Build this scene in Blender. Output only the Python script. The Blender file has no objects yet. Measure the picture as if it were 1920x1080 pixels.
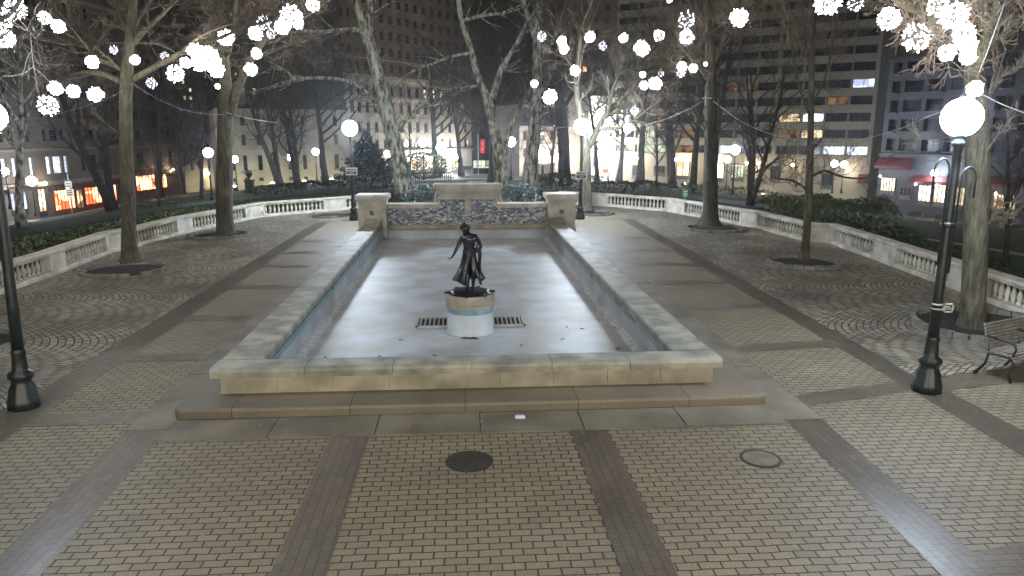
import bpy, math, random
from mathutils import Vector, Matrix, noise as mnoise
sc = bpy.context.scene
C = sc.collection
R = math.radians
rng = random.Random(7)

# ------------------------------------------------------------------ camera
F, H = 1350.0, 3.9
PITCH = math.atan(290 / F)
YAW = math.atan(95 * math.cos(PITCH) / F)
CF = Vector((math.sin(YAW) * math.cos(PITCH), math.cos(YAW) * math.cos(PITCH), -math.sin(PITCH)))
CR = Vector((math.cos(YAW), -math.sin(YAW), 0))
CU = CR.cross(CF)
EYE = Vector((0, 0, H))
cam = bpy.data.cameras.new('camera'); co = bpy.data.objects.new('camera', cam); C.objects.link(co)
cam.sensor_width = 36; cam.lens = 36 * F / 1920; cam.clip_start = 0.1; cam.clip_end = 2000
M = Matrix((CR, CU, -CF)).transposed().to_4x4(); M.translation = EYE
co.matrix_world = M
sc.camera = co

def ray(x, y):
    return CF + CR * ((x - 960) / F) + CU * ((540 - y) / F)
def at(x, y, Y):
    d = ray(x, y); return EYE + d * (Y / d.y)
def atd(x, y, dist):
    "point at forward horizontal depth dist"
    d = ray(x, y); fh = Vector((math.sin(YAW), math.cos(YAW), 0)); return EYE + d * (dist / d.dot(fh))
def gz(x, y, z=0.0):
    d = ray(x, y); return EYE + d * ((z - H) / d.z)

def lerp_tab(t, tab):
    if t <= tab[0][0]: return tab[0][1]
    for (a, u), (b, v) in zip(tab, tab[1:]):
        if t <= b: return u + (v - u) * (t - a) / (b - a)
    return tab[-1][1]
RHO0 = [(0, 44), (.18, 41), (.31, 38.5), (.45, 31.5), (.56, 27), (.7, 20), (1, 17), (1.6, 14), (3.2, 14)]
def terrain(x, y):
    th = abs(math.atan2(x, y)); rho = math.hypot(x, y)
    s = .042 + .042 * min(1, (th / .5) ** 2)
    e = rho - lerp_tab(th, RHO0)
    if e <= 0: return 0.0
    return -s * min(e, 170) * min(1, e / 6)
def hit(x, y):
    "pixel -> point on the terrain"
    d = ray(x, y).normalized(); t = 3.0
    while t < 600:
        p = EYE + d * t
        if p.z <= terrain(p.x, p.y):
            return Vector((p.x, p.y, terrain(p.x, p.y)))
        t += .15 if t < 60 else .4
    return p

# ------------------------------------------------------------------ mesh helpers
class MB:
    def __init__(s): s.v = []; s.f = []; s.m = []
    def add(s, vs, fs, m=0):
        o = len(s.v); s.v += [tuple(p) for p in vs]; s.f += [tuple(i + o for i in f) for f in fs]; s.m += [m] * len(fs)
    def box(s, x0, x1, y0, y1, z0, z1, m=0, mat=None):
        vs = [Vector((x, y, z)) for x in (x0, x1) for y in (y0, y1) for z in (z0, z1)]
        if mat: vs = [mat @ p for p in vs]
        s.add(vs, [(0, 1, 3, 2), (4, 6, 7, 5), (0, 4, 5, 1), (2, 3, 7, 6), (0, 2, 6, 4), (1, 5, 7, 3)], m)
    def cbox(s, x0, x1, y0, y1, z0, z1, b=.02, m=0, mat=None):
        "box with chamfered vertical and top edges"
        def ring(i, z): return [(x0 + i + b, y0 + i, z), (x1 - i - b, y0 + i, z), (x1 - i, y0 + i + b, z), (x1 - i, y1 - i - b, z), (x1 - i - b, y1 - i, z), (x0 + i + b, y1 - i, z), (x0 + i, y1 - i - b, z), (x0 + i, y0 + i + b, z)]
        rs = [ring(0, z0), ring(0, z1 - b), ring(b * .3, z1 - b * .3), ring(b, z1)]
        vs = [Vector(p) for r in rs for p in r]
        if mat: vs = [mat @ p for p in vs]
        fs = [tuple(range(7, -1, -1)), tuple(range(24, 32))]
        for k in range(3):
            for i in range(8): j = (i + 1) % 8; fs.append((k * 8 + i, k * 8 + j, k * 8 + 8 + j, k * 8 + 8 + i))
        s.add(vs, fs, m)
    def tube(s, pts, rad, n=6, m=0, cap=True, jit=None):
        pts = [Vector(p) for p in pts]
        if isinstance(rad, (int, float)): rad = [rad] * len(pts)
        o = len(s.v); k = len(pts); ref = None
        for i, p in enumerate(pts):
            d = (pts[min(i + 1, k - 1)] - pts[max(i - 1, 0)])
            if d.length < 1e-9: d = Vector((0, 0, 1))
            d.normalize()
            if ref is None:
                ref = Vector((0, 1, 0)) if abs(d.y) < .8 else Vector((1, 0, 0))
            a = d.cross(ref).normalized(); b = d.cross(a).normalized(); ref = -b if False else ref
            for j in range(n):
                t = 2 * math.pi * j / n; rr = rad[i] * (jit(i, j) if jit else 1)
                s.v.append(tuple(p + a * (math.cos(t) * rr) + b * (math.sin(t) * rr)))
        for i in range(k - 1):
            for j in range(n):
                q = (j + 1) % n
                s.f.append((o + i * n + j, o + i * n + q, o + (i + 1) * n + q, o + (i + 1) * n + j)); s.m.append(m)
        if cap:
            s.f.append(tuple(o + j for j in range(n))[::-1]); s.f.append(tuple(o + (k - 1) * n + j for j in range(n))); s.m += [m, m]
    def lathe(s, prof, c=(0, 0, 0), n=16, m=0, fn=None):
        o = len(s.v); k = len(prof); c = Vector(c)
        for i, (r, z) in enumerate(prof):
            for j in range(n):
                t = 2 * math.pi * j / n; rr = max(r, 1e-4) * (fn(t, z) if fn else 1)
                s.v.append((c.x + math.cos(t) * rr, c.y + math.sin(t) * rr, c.z + z))
        for i in range(k - 1):
            for j in range(n):
                q = (j + 1) % n
                s.f.append((o + i * n + j, o + i * n + q, o + (i + 1) * n + q, o + (i + 1) * n + j)); s.m.append(m)
        s.f.append(tuple(o + j for j in range(n))[::-1]); s.f.append(tuple(o + (k - 1) * n + j for j in range(n))); s.m += [m, m]
    def ball(s, c, r, n=10, k=6, m=0, sq=(1, 1, 1)):
        c = Vector(c); prof = [(math.sin(math.pi * i / k), -math.cos(math.pi * i / k)) for i in range(k + 1)]
        o = len(s.v)
        for (a, z) in prof[1:-1]:
            for j in range(n):
                t = 2 * math.pi * j / n; s.v.append((c.x + math.cos(t) * a * r * sq[0], c.y + math.sin(t) * a * r * sq[1], c.z + z * r * sq[2]))
        b = len(s.v); s.v += [(c.x, c.y, c.z - r * sq[2]), (c.x, c.y, c.z + r * sq[2])]
        for i in range(k - 2):
            for j in range(n):
                q = (j + 1) % n; s.f.append((o + i * n + j, o + i * n + q, o + (i + 1) * n + q, o + (i + 1) * n + j)); s.m.append(m)
        for j in range(n):
            q = (j + 1) % n; s.f.append((b, o + q, o + j)); s.f.append((b + 1, o + (k - 2) * n + j, o + (k - 2) * n + q)); s.m += [m, m]
    def octa(s, c, r, m=0):
        x, y, z = c
        s.add([(x + r, y, z), (x - r, y, z), (x, y + r, z), (x, y - r, z), (x, y, z + r), (x, y, z - r)],
              [(0, 2, 4), (2, 1, 4), (1, 3, 4), (3, 0, 4), (2, 0, 5), (1, 2, 5), (3, 1, 5), (0, 3, 5)], m)
    def leaf(s, c, r, rg, m=0, asp=.5):
        a = Vector((rg.gauss(0, 1), rg.gauss(0, 1), rg.gauss(0, .6))).normalized(); b = a.cross(Vector((rg.gauss(0, 1), rg.gauss(0, 1), rg.gauss(0, 1)))).normalized()
        c = Vector(c); s.add([c - a * r, c + b * r * asp, c + a * r, c - b * r * asp], [(0, 1, 2, 3)], m)
    def build(s, name, mats, parent=None, smooth=False, loc=None, world=False):
        me = bpy.data.meshes.new(name)
        off = Vector((0, 0, 0))
        if parent is not None and world: off = Vector(parent['_w']) if '_w' in parent else parent.location.copy()
        if loc is not None: off = Vector(loc)
        vs = [(a - off.x, b - off.y, c - off.z) for a, b, c in s.v] if off.length else s.v
        me.from_pydata(vs, [], s.f)
        if not isinstance(mats, (list, tuple)): mats = [mats]
        for x in mats: me.materials.append(x)
        if len(mats) > 1: me.polygons.foreach_set('material_index', s.m)
        if smooth: me.polygons.foreach_set('use_smooth', [True] * len(me.polygons))
        me.update()
        o = bpy.data.objects.new(name, me); C.objects.link(o)
        if loc is not None: o.location = loc
        if parent is not None: o.parent = parent
        return o

def thing(name, label, cat, loc=(0, 0, 0), rz=0, group=None):
    o = bpy.data.objects.new(name, None); C.objects.link(o); o.empty_display_size = .2
    o.location = loc; o.rotation_euler = (0, 0, rz); o['label'] = label; o['category'] = cat
    if group: o['group'] = group
    return o
def tag(o, label, cat, group=None):
    o['label'] = label; o['category'] = cat
    if group: o['group'] = group
    return o
def struct(name, mb, m, kind='structure', smooth=False):
    o = mb.build(name, m, smooth=smooth); o['kind'] = kind; return o
CH = {}
def note(root, *kids): CH.setdefault(root.name, []).extend(kids)
def dup(root, loc, rz=0, label=None, scale=1.0, group=None):
    r = root.copy(); C.objects.link(r); r.location = loc; r.rotation_euler = (0, 0, rz); r.scale = (scale,) * 3
    if label: r['label'] = label
    if group: r['group'] = group
    def rec(src, dst):
        for ch in list(src.children):
            c = ch.copy(); C.objects.link(c); c.parent = dst; rec(ch, c)
    rec(root, r)
    return r

# ------------------------------------------------------------------ materials
def newmat(name):
    m = bpy.data.materials.new(name); m.use_nodes = True; nt = m.node_tree; nt.nodes.clear()
    out = nt.nodes.new('ShaderNodeOutputMaterial'); b = nt.nodes.new('ShaderNodeBsdfPrincipled')
    nt.links.new(b.outputs[0], out.inputs[0]); return m, nt, b
def N(nt, t, **k):
    n = nt.nodes.new('ShaderNode' + t)
    for a, v in k.items():
        if a.startswith('i_'):
            key = a[2:].replace('_', ' ')
            n.inputs[key].default_value = v
        else: setattr(n, a, v)
    return n
def ramp(nt, fac, stops):
    r = N(nt, 'ValToRGB'); e = r.color_ramp.elements
    while len(e) < len(stops): e.new(.5)
    for i, (p, c) in enumerate(stops): e[i].position = p; e[i].color = (*c, 1) if len(c) == 3 else c
    nt.links.new(fac, r.inputs[0]); return r.outputs[0]
def coords(nt, kind='pos'):
    if kind == 'pos': return N(nt, 'NewGeometry').outputs['Position']
    return N(nt, 'TexCoord').outputs['Object']
def simple(name, c1, c2=None, scale=3, rough=.7, bump=.2, bscale=None, metal=0, coord='obj', detail=6, dist=.02, spec=.5, lo=.35, hi=.65):
    m, nt, b = newmat(name); L = nt.links
    co_ = coords(nt, coord)
    n1 = N(nt, 'TexNoise'); n1.inputs['Scale'].default_value = scale; n1.inputs['Detail'].default_value = detail; L.new(co_, n1.inputs['Vector'])
    c2 = c2 or tuple(x * .6 for x in c1)
    L.new(ramp(nt, n1.outputs[0], [(lo, c2), (hi, c1)]), b.inputs['Base Color'])
    b.inputs['Roughness'].default_value = rough; b.inputs['Metallic'].default_value = metal; b.inputs['Specular IOR Level'].default_value = spec
    if bump:
        n2 = N(nt, 'TexNoise'); n2.inputs['Scale'].default_value = bscale or scale * 6; n2.inputs['Detail'].default_value = 5; L.new(co_, n2.inputs['Vector'])
        bp = N(nt, 'Bump'); bp.inputs['Strength'].default_value = bump; bp.inputs['Distance'].default_value = dist
        L.new(n2.outputs[0], bp.inputs['Height']); L.new(bp.outputs[0], b.inputs['Normal'])
    return m
def emit(name, col, st, sample=True):
    m = bpy.data.materials.new(name); m.use_nodes = True; nt = m.node_tree; nt.nodes.clear()
    out = nt.nodes.new('ShaderNodeOutputMaterial'); e = nt.nodes.new('ShaderNodeEmission')
    e.inputs[0].default_value = (*col, 1); e.inputs[1].default_value = st; nt.links.new(e.outputs[0], out.inputs[0])
    if not sample: m.cycles.emission_sampling = 'NONE'
    return m
def litwin(name, ca, cb, st, scale=1.2):
    "lit room seen through a window: patchy light and furniture-like dark blocks"
    m = bpy.data.materials.new(name); m.use_nodes = True; nt = m.node_tree; nt.nodes.clear(); L = nt.links
    out = nt.nodes.new('ShaderNodeOutputMaterial'); e = nt.nodes.new('ShaderNodeEmission')
    v = N(nt, 'TexVoronoi'); v.inputs['Scale'].default_value = scale; v.distance = 'CHEBYCHEV'
    n = N(nt, 'TexNoise'); n.inputs['Scale'].default_value = scale * 2.2; n.inputs['Detail'].default_value = 5
    co_ = coords(nt, 'obj'); L.new(co_, v.inputs['Vector']); L.new(co_, n.inputs['Vector'])
    mx = N(nt, 'Math', operation='MULTIPLY'); L.new(v.outputs['Color'], mx.inputs[0]); L.new(n.outputs[0], mx.inputs[1])
    c = ramp(nt, mx.outputs[0], [(.1, cb), (.32, ca)])
    L.new(c, e.inputs[0]); e.inputs[1].default_value = st; L.new(e.outputs[0], out.inputs[0]); m.cycles.emission_sampling = 'NONE'
    return m

def brickmat(name, c1, c2, mortar, bw, rh, rot=0, rough=.55, msize=.006, wob=.004, var=.35, offs=.5, bump=.5, tint=None):
    m, nt, b = newmat(name); L = nt.links
    P = coords(nt)
    mp = N(nt, 'Mapping'); mp.inputs['Rotation'].default_value = (0, 0, rot); L.new(P, mp.inputs['Vector'])
    nz = N(nt, 'TexNoise'); nz.inputs['Scale'].default_value = 3.1; nz.inputs['Detail'].default_value = 3; L.new(P, nz.inputs['Vector'])
    sub = N(nt, 'VectorMath', operation='SUBTRACT'); sub.inputs[1].default_value = (.5, .5, .5); L.new(nz.outputs['Color'], sub.inputs[0])
    scl = N(nt, 'VectorMath', operation='SCALE'); scl.inputs['Scale'].default_value = wob * 8; L.new(sub.outputs[0], scl.inputs[0])
    add = N(nt, 'VectorMath', operation='ADD'); L.new(mp.outputs[0], add.inputs[0]); L.new(scl.outputs[0], add.inputs[1])
    bk = N(nt, 'TexBrick', offset=offs, squash=1.0); bk.inputs['Scale'].default_value = 1
    bk.inputs['Brick Width'].default_value = bw; bk.inputs['Row Height'].default_value = rh; bk.inputs['Mortar Size'].default_value = msize; bk.inputs['Mortar Smooth'].default_value = .3
    bk.inputs['Color1'].default_value = (*c1, 1); bk.inputs['Color2'].default_value = (*c2, 1); bk.inputs['Mortar'].default_value = (*mortar, 1); bk.inputs['Bias'].default_value = 0
    L.new(add.outputs[0], bk.inputs['Vector'])
    n2 = N(nt, 'TexNoise'); n2.inputs['Scale'].default_value = .55; n2.inputs['Detail'].default_value = 7; n2.inputs['Roughness'].default_value = .65; L.new(P, n2.inputs['Vector'])
    n3 = N(nt, 'TexNoise'); n3.inputs['Scale'].default_value = 38; n3.inputs['Detail'].default_value = 3; L.new(P, n3.inputs['Vector'])
    g = ramp(nt, n2.outputs[0], [(.22, (1 - var,) * 3), (.78, (1 + var * .3,) * 3)])
    g2 = ramp(nt, n3.outputs[0], [(.3, (.75,) * 3), (.7, (1.15,) * 3)])
    m1 = N(nt, 'Mix', data_type='RGBA', blend_type='MULTIPLY'); m1.inputs[0].default_value = 1; L.new(bk.outputs['Color'], m1.inputs[6]); L.new(g, m1.inputs[7])
    m2 = N(nt, 'Mix', data_type='RGBA', blend_type='MULTIPLY'); m2.inputs[0].default_value = .8; L.new(m1.outputs[2], m2.inputs[6]); L.new(g2, m2.inputs[7])
    L.new(m2.outputs[2], b.inputs['Base Color'])
    rr = ramp(nt, n2.outputs[0], [(.2, (rough - .06,) * 3), (.8, (rough + .06,) * 3)]); L.new(rr, b.inputs['Roughness'])
    inv = N(nt, 'Math', operation='SUBTRACT'); inv.inputs[0].default_value = 1; L.new(bk.outputs['Fac'], inv.inputs[1])
    ad = N(nt, 'Math', operation='MULTIPLY_ADD'); L.new(n3.outputs[0], ad.inputs[0]); ad.inputs[1].default_value = .25; L.new(inv.outputs[0], ad.inputs[2])
    bp = N(nt, 'Bump'); bp.inputs['Strength'].default_value = bump; bp.inputs['Distance'].default_value = .012; L.new(ad.outputs[0], bp.inputs['Height']); L.new(bp.outputs[0], b.inputs['Normal'])
    return m

def cobblemat(name):
    "granite setts laid in scalloped courses"
    m, nt, b = newmat(name); L = nt.links
    P = coords(nt); sx = N(nt, 'SeparateXYZ'); L.new(P, sx.inputs[0])
    def mth(op, a, b_=None, c=None):
        n = N(nt, 'Math', operation=op)
        for i, v in enumerate((a, b_, c)):
            if v is None: continue
            if isinstance(v, (int, float)): n.inputs[i].default_value = v
            else: L.new(v, n.inputs[i])
        return n.outputs[0]
    X, Y = sx.outputs[0], sx.outputs[1]
    AX = mth('ABSOLUTE', X)
    ph = mth('MULTIPLY', Y, 2 * math.pi / 3.9)
    wv = mth('SINE', mth('ADD', ph, .6))
    ab = mth('ABSOLUTE', mth('SINE', mth('MULTIPLY', mth('ADD', ph, .6), .5)))
    v = mth('ADD', AX, mth('MULTIPLY', ab, 1.5))
    cmb = N(nt, 'CombineXYZ'); L.new(Y, cmb.inputs[0]); L.new(v, cmb.inputs[1])
    nz = N(nt, 'TexNoise'); nz.inputs['Scale'].default_value = 4; nz.inputs['Detail'].default_value = 2; L.new(P, nz.inputs['Vector'])
    scl = N(nt, 'VectorMath', operation='SCALE'); scl.inputs['Scale'].default_value = .07; L.new(nz.outputs['Color'], scl.inputs[0])
    add = N(nt, 'VectorMath', operation='ADD'); L.new(cmb.outputs[0], add.inputs[0]); L.new(scl.outputs[0], add.inputs[1])
    bk = N(nt, 'TexBrick', offset=.5); bk.inputs['Scale'].default_value = 1
    bk.inputs['Brick Width'].default_value = .22; bk.inputs['Row Height'].default_value = .15; bk.inputs['Mortar Size'].default_value = .017; bk.inputs['Mortar Smooth'].default_value = .6
    bk.inputs['Color1'].default_value = (.21, .19, .15, 1); bk.inputs['Color2'].default_value = (.38, .35, .28, 1); bk.inputs['Mortar'].default_value = (.014, .012, .01, 1)
    L.new(add.outputs[0], bk.inputs['Vector'])
    n3 = N(nt, 'TexNoise'); n3.inputs['Scale'].default_value = 30; L.new(P, n3.inputs['Vector'])
    n4 = N(nt, 'TexNoise'); n4.inputs['Scale'].default_value = .5; n4.inputs['Detail'].default_value = 6; L.new(P, n4.inputs['Vector'])
    g = ramp(nt, n4.outputs[0], [(.3, (.6, .6, .6)), (.7, (1.1, 1.08, 1.05))])
    m1 = N(nt, 'Mix', data_type='RGBA', blend_type='MULTIPLY'); m1.inputs[0].default_value = 1; L.new(bk.outputs['Color'], m1.inputs[6]); L.new(g, m1.inputs[7])
    L.new(m1.outputs[2], b.inputs['Base Color'])
    L.new(ramp(nt, n4.outputs[0], [(.35, (.38,) * 3), (.65, (.6,) * 3)]), b.inputs['Roughness'])
    inv = mth('SUBTRACT', 1, bk.outputs['Fac']); hh = mth('MULTIPLY_ADD', n3.outputs[0], .5, inv)
    bp = N(nt, 'Bump'); bp.inputs['Strength'].default_value = .8; bp.inputs['Distance'].default_value = .03; L.new(hh, bp.inputs['Height']); L.new(bp.outputs[0], b.inputs['Normal'])
    return m

def mosaicmat():
    m, nt, b = newmat('mosaic tiles'); L = nt.links; P = coords(nt)
    n = N(nt, 'TexNoise'); n.inputs['Scale'].default_value = 1.3; L.new(P, n.inputs['Vector'])
    mp = N(nt, 'Mapping'); mp.inputs['Scale'].default_value = (1, 1, 2.3); mp.inputs['Rotation'].default_value = (0, .6, 0); L.new(P, mp.inputs['Vector'])
    v = N(nt, 'TexVoronoi'); v.inputs['Scale'].default_value = 7.5; L.new(mp.outputs[0], v.inputs['Vector'])
    ve = N(nt, 'TexVoronoi', feature='DISTANCE_TO_EDGE'); ve.inputs['Scale'].default_value = 7.5; L.new(mp.outputs[0], ve.inputs['Vector'])
    sp = N(nt, 'SeparateColor'); L.new(v.outputs['Color'], sp.inputs[0])
    c = ramp(nt, sp.outputs[0], [(0, (.05, .07, .13)), (.2, (.18, .22, .3)), (.4, (.5, .55, .58)), (.55, (.12, .17, .16)), (.65, (.7, .73, .7)), (.85, (.6, .62, .6)), (.93, (.12, .16, .26))])
    c2 = ramp(nt, sp.outputs[0], [(0, (.08, .14, .1)), (.4, (.3, .36, .25)), (.8, (.5, .5, .36)), (.95, (.45, .25, .1))])
    z = N(nt, 'SeparateXYZ'); L.new(P, z.inputs[0]); mr = N(nt, 'MapRange'); mr.inputs[1].default_value = .75; mr.inputs[2].default_value = .35; L.new(z.outputs[2], mr.inputs[0])
    pr = N(nt, 'Math', operation='MULTIPLY'); L.new(mr.outputs[0], pr.inputs[0]); L.new(n.outputs[0], pr.inputs[1])
    st = ramp(nt, pr.outputs[0], [(.3, (0, 0, 0)), (.5, (1, 1, 1))])
    mx = N(nt, 'Mix', data_type='RGBA'); L.new(st, mx.inputs[0]); L.new(c, mx.inputs[6]); L.new(c2, mx.inputs[7])
    e = ramp(nt, ve.outputs['Distance'], [(.03, (.12, .12, .14)), (.1, (1, 1, 1))])
    m2 = N(nt, 'Mix', data_type='RGBA', blend_type='MULTIPLY'); m2.inputs[0].default_value = 1; L.new(mx.outputs[2], m2.inputs[6]); L.new(e, m2.inputs[7])
    L.new(m2.outputs[2], b.inputs['Base Color']); b.inputs['Roughness'].default_value = .3
    return m

MT = {}
MT['stone'] = simple('pale limestone', (.66, .63, .55), (.42, .4, .33), 2.2, .75, .3, 25, coord='pos')
MT['coping'] = simple('weathered coping stone', (.39, .39, .325), (.17, .172, .145), 2.3, .6, .25, 30, coord='pos', detail=9)
MT['yellowstone'] = simple('yellow limestone', (.44, .41, .315), (.24, .22, .165), 1.9, .7, .3, 22, coord='pos', detail=8)
MT['stepstone'] = simple('brown stained step stone', (.32, .28, .215), (.15, .13, .105), .9, .6, .3, 28, coord='pos', detail=9)
MT['stepstone'] = brickmat('brown stained step stones', (.235, .2, .15), (.19, .165, .13), (.03, .027, .022), 1.62, 50, 0, .55, .006, var=.6, wob=.001, offs=0, bump=.3)
MT['granite'] = simple('grey granite border', (.23, .205, .16), (.13, .115, .09), 1.3, .6, .25, 60, coord='pos', detail=8)
MT['pool'] = simple('pale blue pool paint', (.50, .56, .62), (.40, .415, .42), 1.1, .5, .3, 7, coord='pos', detail=12, dist=.02, lo=.4, hi=.6)
MT['poolgrime'] = simple('rough silt edge', (.66, .7, .74), (.45, .47, .48), 7, .7, .6, 14, coord='pos', detail=6, dist=.02)
MT['brick'] = brickmat('tan brick pavers', (.3, .257, .178), (.25, .215, .152), (.018, .016, .012), .213, .113, 0, .6, .0085, bump=.8)
MT['stripY'] = brickmat('dark brick band lengthways', (.16, .136, .104), (.12, .104, .082), (.022, .02, .018), .2, .1, R(90), .365, .004, bump=.35)
MT['stripX'] = brickmat('dark brick band crossways', (.19, .163, .122), (.145, .125, .096), (.025, .022, .02), .2, .1, 0, .38, .004, bump=.35)
MT['cobble'] = cobblemat('granite setts')
MT['mosaic'] = mosaicmat()
MT['tile'] = brickmat('blue waterline tile', (.12, .33, .42), (.3, .5, .52), (.3, .32, .32), .07, .07, 0, .3, .006, offs=0, bump=.2)
MT['grass'] = simple('dark lawn', (.035, .06, .022), (.018, .03, .012), 2.5, .9, .6, 40, coord='pos', dist=.05)
MT['soil'] = simple('dark soil and mulch', (.04, .032, .024), (.014, .012, .009), 14, .95, .9, 30, coord='pos', dist=.05)
MT['bronze'] = simple('dark bronze', (.075, .075, .085), (.02, .021, .026), 6, .27, .15, 30, metal=.75)
MT['iron'] = simple('dark painted iron', (.022, .03, .028), (.012, .016, .016), 8, .42, .1, 40)
MT['bark'] = simple('grey brown bark', (.15, .14, .10), (.06, .055, .038), 5, .9, .9, 14, dist=.04, detail=8)
def barkm(name, c1, c2):
    m, nt, b = newmat(name); L = nt.links; P = coords(nt, 'pos'); mp = N(nt, 'Mapping'); mp.inputs['Scale'].default_value = (1, 1, .16); L.new(P, mp.inputs['Vector'])
    n = N(nt, 'TexNoise'); n.inputs['Scale'].default_value = 16; n.inputs['Detail'].default_value = 6; n.inputs['Roughness'].default_value = .7; L.new(mp.outputs[0], n.inputs['Vector'])
    n2 = N(nt, 'TexNoise'); n2.inputs['Scale'].default_value = 1.7; n2.inputs['Detail'].default_value = 5; L.new(P, n2.inputs['Vector'])
    a = ramp(nt, n.outputs[0], [(.36, c2), (.6, c1)]); g = ramp(nt, n2.outputs[0], [(.3, (.6, .62, .55)), (.7, (1.2, 1.18, 1.1))])
    mx = N(nt, 'Mix', data_type='RGBA', blend_type='MULTIPLY'); mx.inputs[0].default_value = 1; L.new(a, mx.inputs[6]); L.new(g, mx.inputs[7]); L.new(mx.outputs[2], b.inputs['Base Color']); b.inputs['Roughness'].default_value = .9
    bp = N(nt, 'Bump'); bp.inputs['Strength'].default_value = .9; bp.inputs['Distance'].default_value = .035; L.new(n.outputs[0], bp.inputs['Height']); L.new(bp.outputs[0], b.inputs['Normal']); return m
MT['bark'] = barkm('grey brown bark', (.13, .12, .085), (.035, .032, .022))
MT['barkd'] = barkm('dark bark', (.09, .085, .065), (.028, .026, .02))
def planebark():
    m, nt, b = newmat('mottled plane tree bark'); L = nt.links; P = coords(nt, 'pos')
    mp = N(nt, 'Mapping'); mp.inputs['Scale'].default_value = (1.6, 1.6, .55); L.new(P, mp.inputs['Vector'])
    n = N(nt, 'TexNoise'); n.inputs['Scale'].default_value = 2.6; n.inputs['Detail'].default_value = 6; n.inputs['Roughness'].default_value = .62; L.new(mp.outputs[0], n.inputs['Vector'])
    L.new(ramp(nt, n.outputs[0], [(.38, (.11, .105, .07)), (.45, (.27, .27, .19)), (.52, (.6, .61, .5)), (.6, (.8, .81, .7))]), b.inputs['Base Color']); b.inputs['Roughness'].default_value = .8
    bp = N(nt, 'Bump'); bp.inputs['Strength'].default_value = .5; bp.inputs['Distance'].default_value = .03; L.new(n.outputs[0], bp.inputs['Height']); L.new(bp.outputs[0], b.inputs['Normal'])
    return m
MT['plane'] = planebark()
MT['twig'] = simple('twig bark', (.15, .125, .09), (.09, .07, .05), 2, .9, 0)
MT['twigd'] = simple('dim twig bark', (.12, .105, .085), (.06, .05, .04), 2, .9, 0)
def leafmat(name, a, b_):
    m = simple(name, a, b_, 5, .6, 0, coord='pos'); return m
MT['leaf'] = leafmat('dark evergreen leaves', (.075, .11, .045), (.025, .04, .016))
MT['leafp'] = leafmat('pale variegated leaves', (.2, .25, .25), (.035, .055, .045))
MT['leafy'] = leafmat('olive ground cover leaves', (.11, .14, .05), (.04, .06, .02))
MT['conif'] = leafmat('blue green needles', (.05, .085, .07), (.015, .028, .025))
MT['asphalt'] = simple('street asphalt', (.11, .105, .095), (.06, .058, .055), 1, .6, .3, 40, coord='pos')
MT['walk'] = simple('concrete walk', (.34, .32, .28), (.22, .21, .19), .8, .7, .3, 30, coord='pos')
MT['slat'] = simple('weathered grey wood slats', (.26, .235, .2), (.15, .135, .12), 8, .6, .2, 40)
MT['white'] = simple('white paint', (.75, .75, .72), (.6, .6, .58), 5, .5, 0)
MT['metal'] = simple('galvanised metal', (.55, .56, .57), (.4, .4, .42), 8, .4, .1, metal=.6)
MT['cable'] = simple('pale cable', (.3, .3, .3), (.2, .2, .2), 8, .5, 0)
MT['glass'] = simple('dark window glass', (.035, .04, .05), (.015, .018, .025), .6, .15, 0, coord='pos')
MT['frame'] = simple('window frame paint', (.16, .145, .12), (.1, .09, .08), 3, .6, 0)
MT['framed'] = simple('dark window frame', (.05, .05, .05), (.03, .03, .03), 3, .5, 0)
def wallm(n, c, sc_=.35, lo=.7):
    return simple(n, c, tuple(x * lo for x in c), sc_, .85, .25, 6, coord='pos', detail=9, dist=.03)
MT['w_brown'] = wallm('brown apartment brick', (.2, .155, .105))
MT['w_tan'] = wallm('tan brick', (.33, .28, .2))
MT['w_hotel'] = wallm('hotel brown brick', (.19, .135, .085))
MT['w_cream'] = wallm('cream limestone wall', (.4, .36, .265))
MT['w_pale'] = wallm('pale stone wall', (.55, .52, .45))
MT['w_dark'] = wallm('dark tower wall', (.07, .065, .06))
MT['w_grey'] = wallm('blue grey concrete', (.085, .09, .105))
MT['w_slab'] = wallm('cream concrete spandrels', (.2, .188, .145), .2, .8)
MT['awn_red'] = simple('dark red awning', (.1, .007, .012), (.06, .005, .008), 1, .7, .1)
MT['awn_dk'] = simple('dark maroon awning', (.09, .035, .03), (.05, .02, .02), 1, .7, .1)
MT['redframe'] = simple('red shopfront paint', (.3, .05, .03), (.18, .03, .02), 2, .5, 0)
MT['globe'] = emit('lamp globe', (.72, .84, 1.0), 430)
MT['globefar'] = emit('far lamp globe', (.78, .87, 1.0), 190)
MT['globewarm'] = emit('warm wall lantern', (1.0, .82, .62), 260)
MT['globerear'] = emit('rear lamp globe', (.76, .87, 1.0), 540)
MT['globefill'] = emit('added unseen lamp globe', (1.0, .92, .78), 620)
MT['glare'] = emit('dazzling lantern', (.95, .96, 1.0), 500)
MT['addedflood'] = emit('added floodlight lens', (1.0, .92, .62), 1100)
MT['bulb'] = emit('light ball bulbs', (1.0, .94, .98), 40, False)
MT['bulbdim'] = emit('dimmer light ball bulbs', (.86, .84, 1.0), 12, False)
MT['lw_white'] = litwin('blue white lit room', (.8, .9, 1.0), (.25, .28, .4), 2.6, .5)
MT['lw_warm'] = litwin('warm lit room', (1.0, .82, .5), (.2, .1, .04), 1.6, .9)
MT['lw_red'] = litwin('red lit restaurant', (1.0, .55, .27), (.55, .07, .02), 6, .55)
MT['lw_green'] = litwin('greenish lit room', (.85, .95, .7), (.1, .1, .07), 1.4, .8)
MT['lw_dim'] = litwin('dim warm room', (.5, .28, .12), (.05, .02, .01), .6, .9)
MT['lw_shop'] = litwin('bright shop interior', (1.0, .88, .72), (.45, .25, .15), 3.5, .7)
MT['car'] = simple('dark car paint', (.05, .055, .065), (.04, .045, .05), 2, .25, 0, spec=.8)
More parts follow.
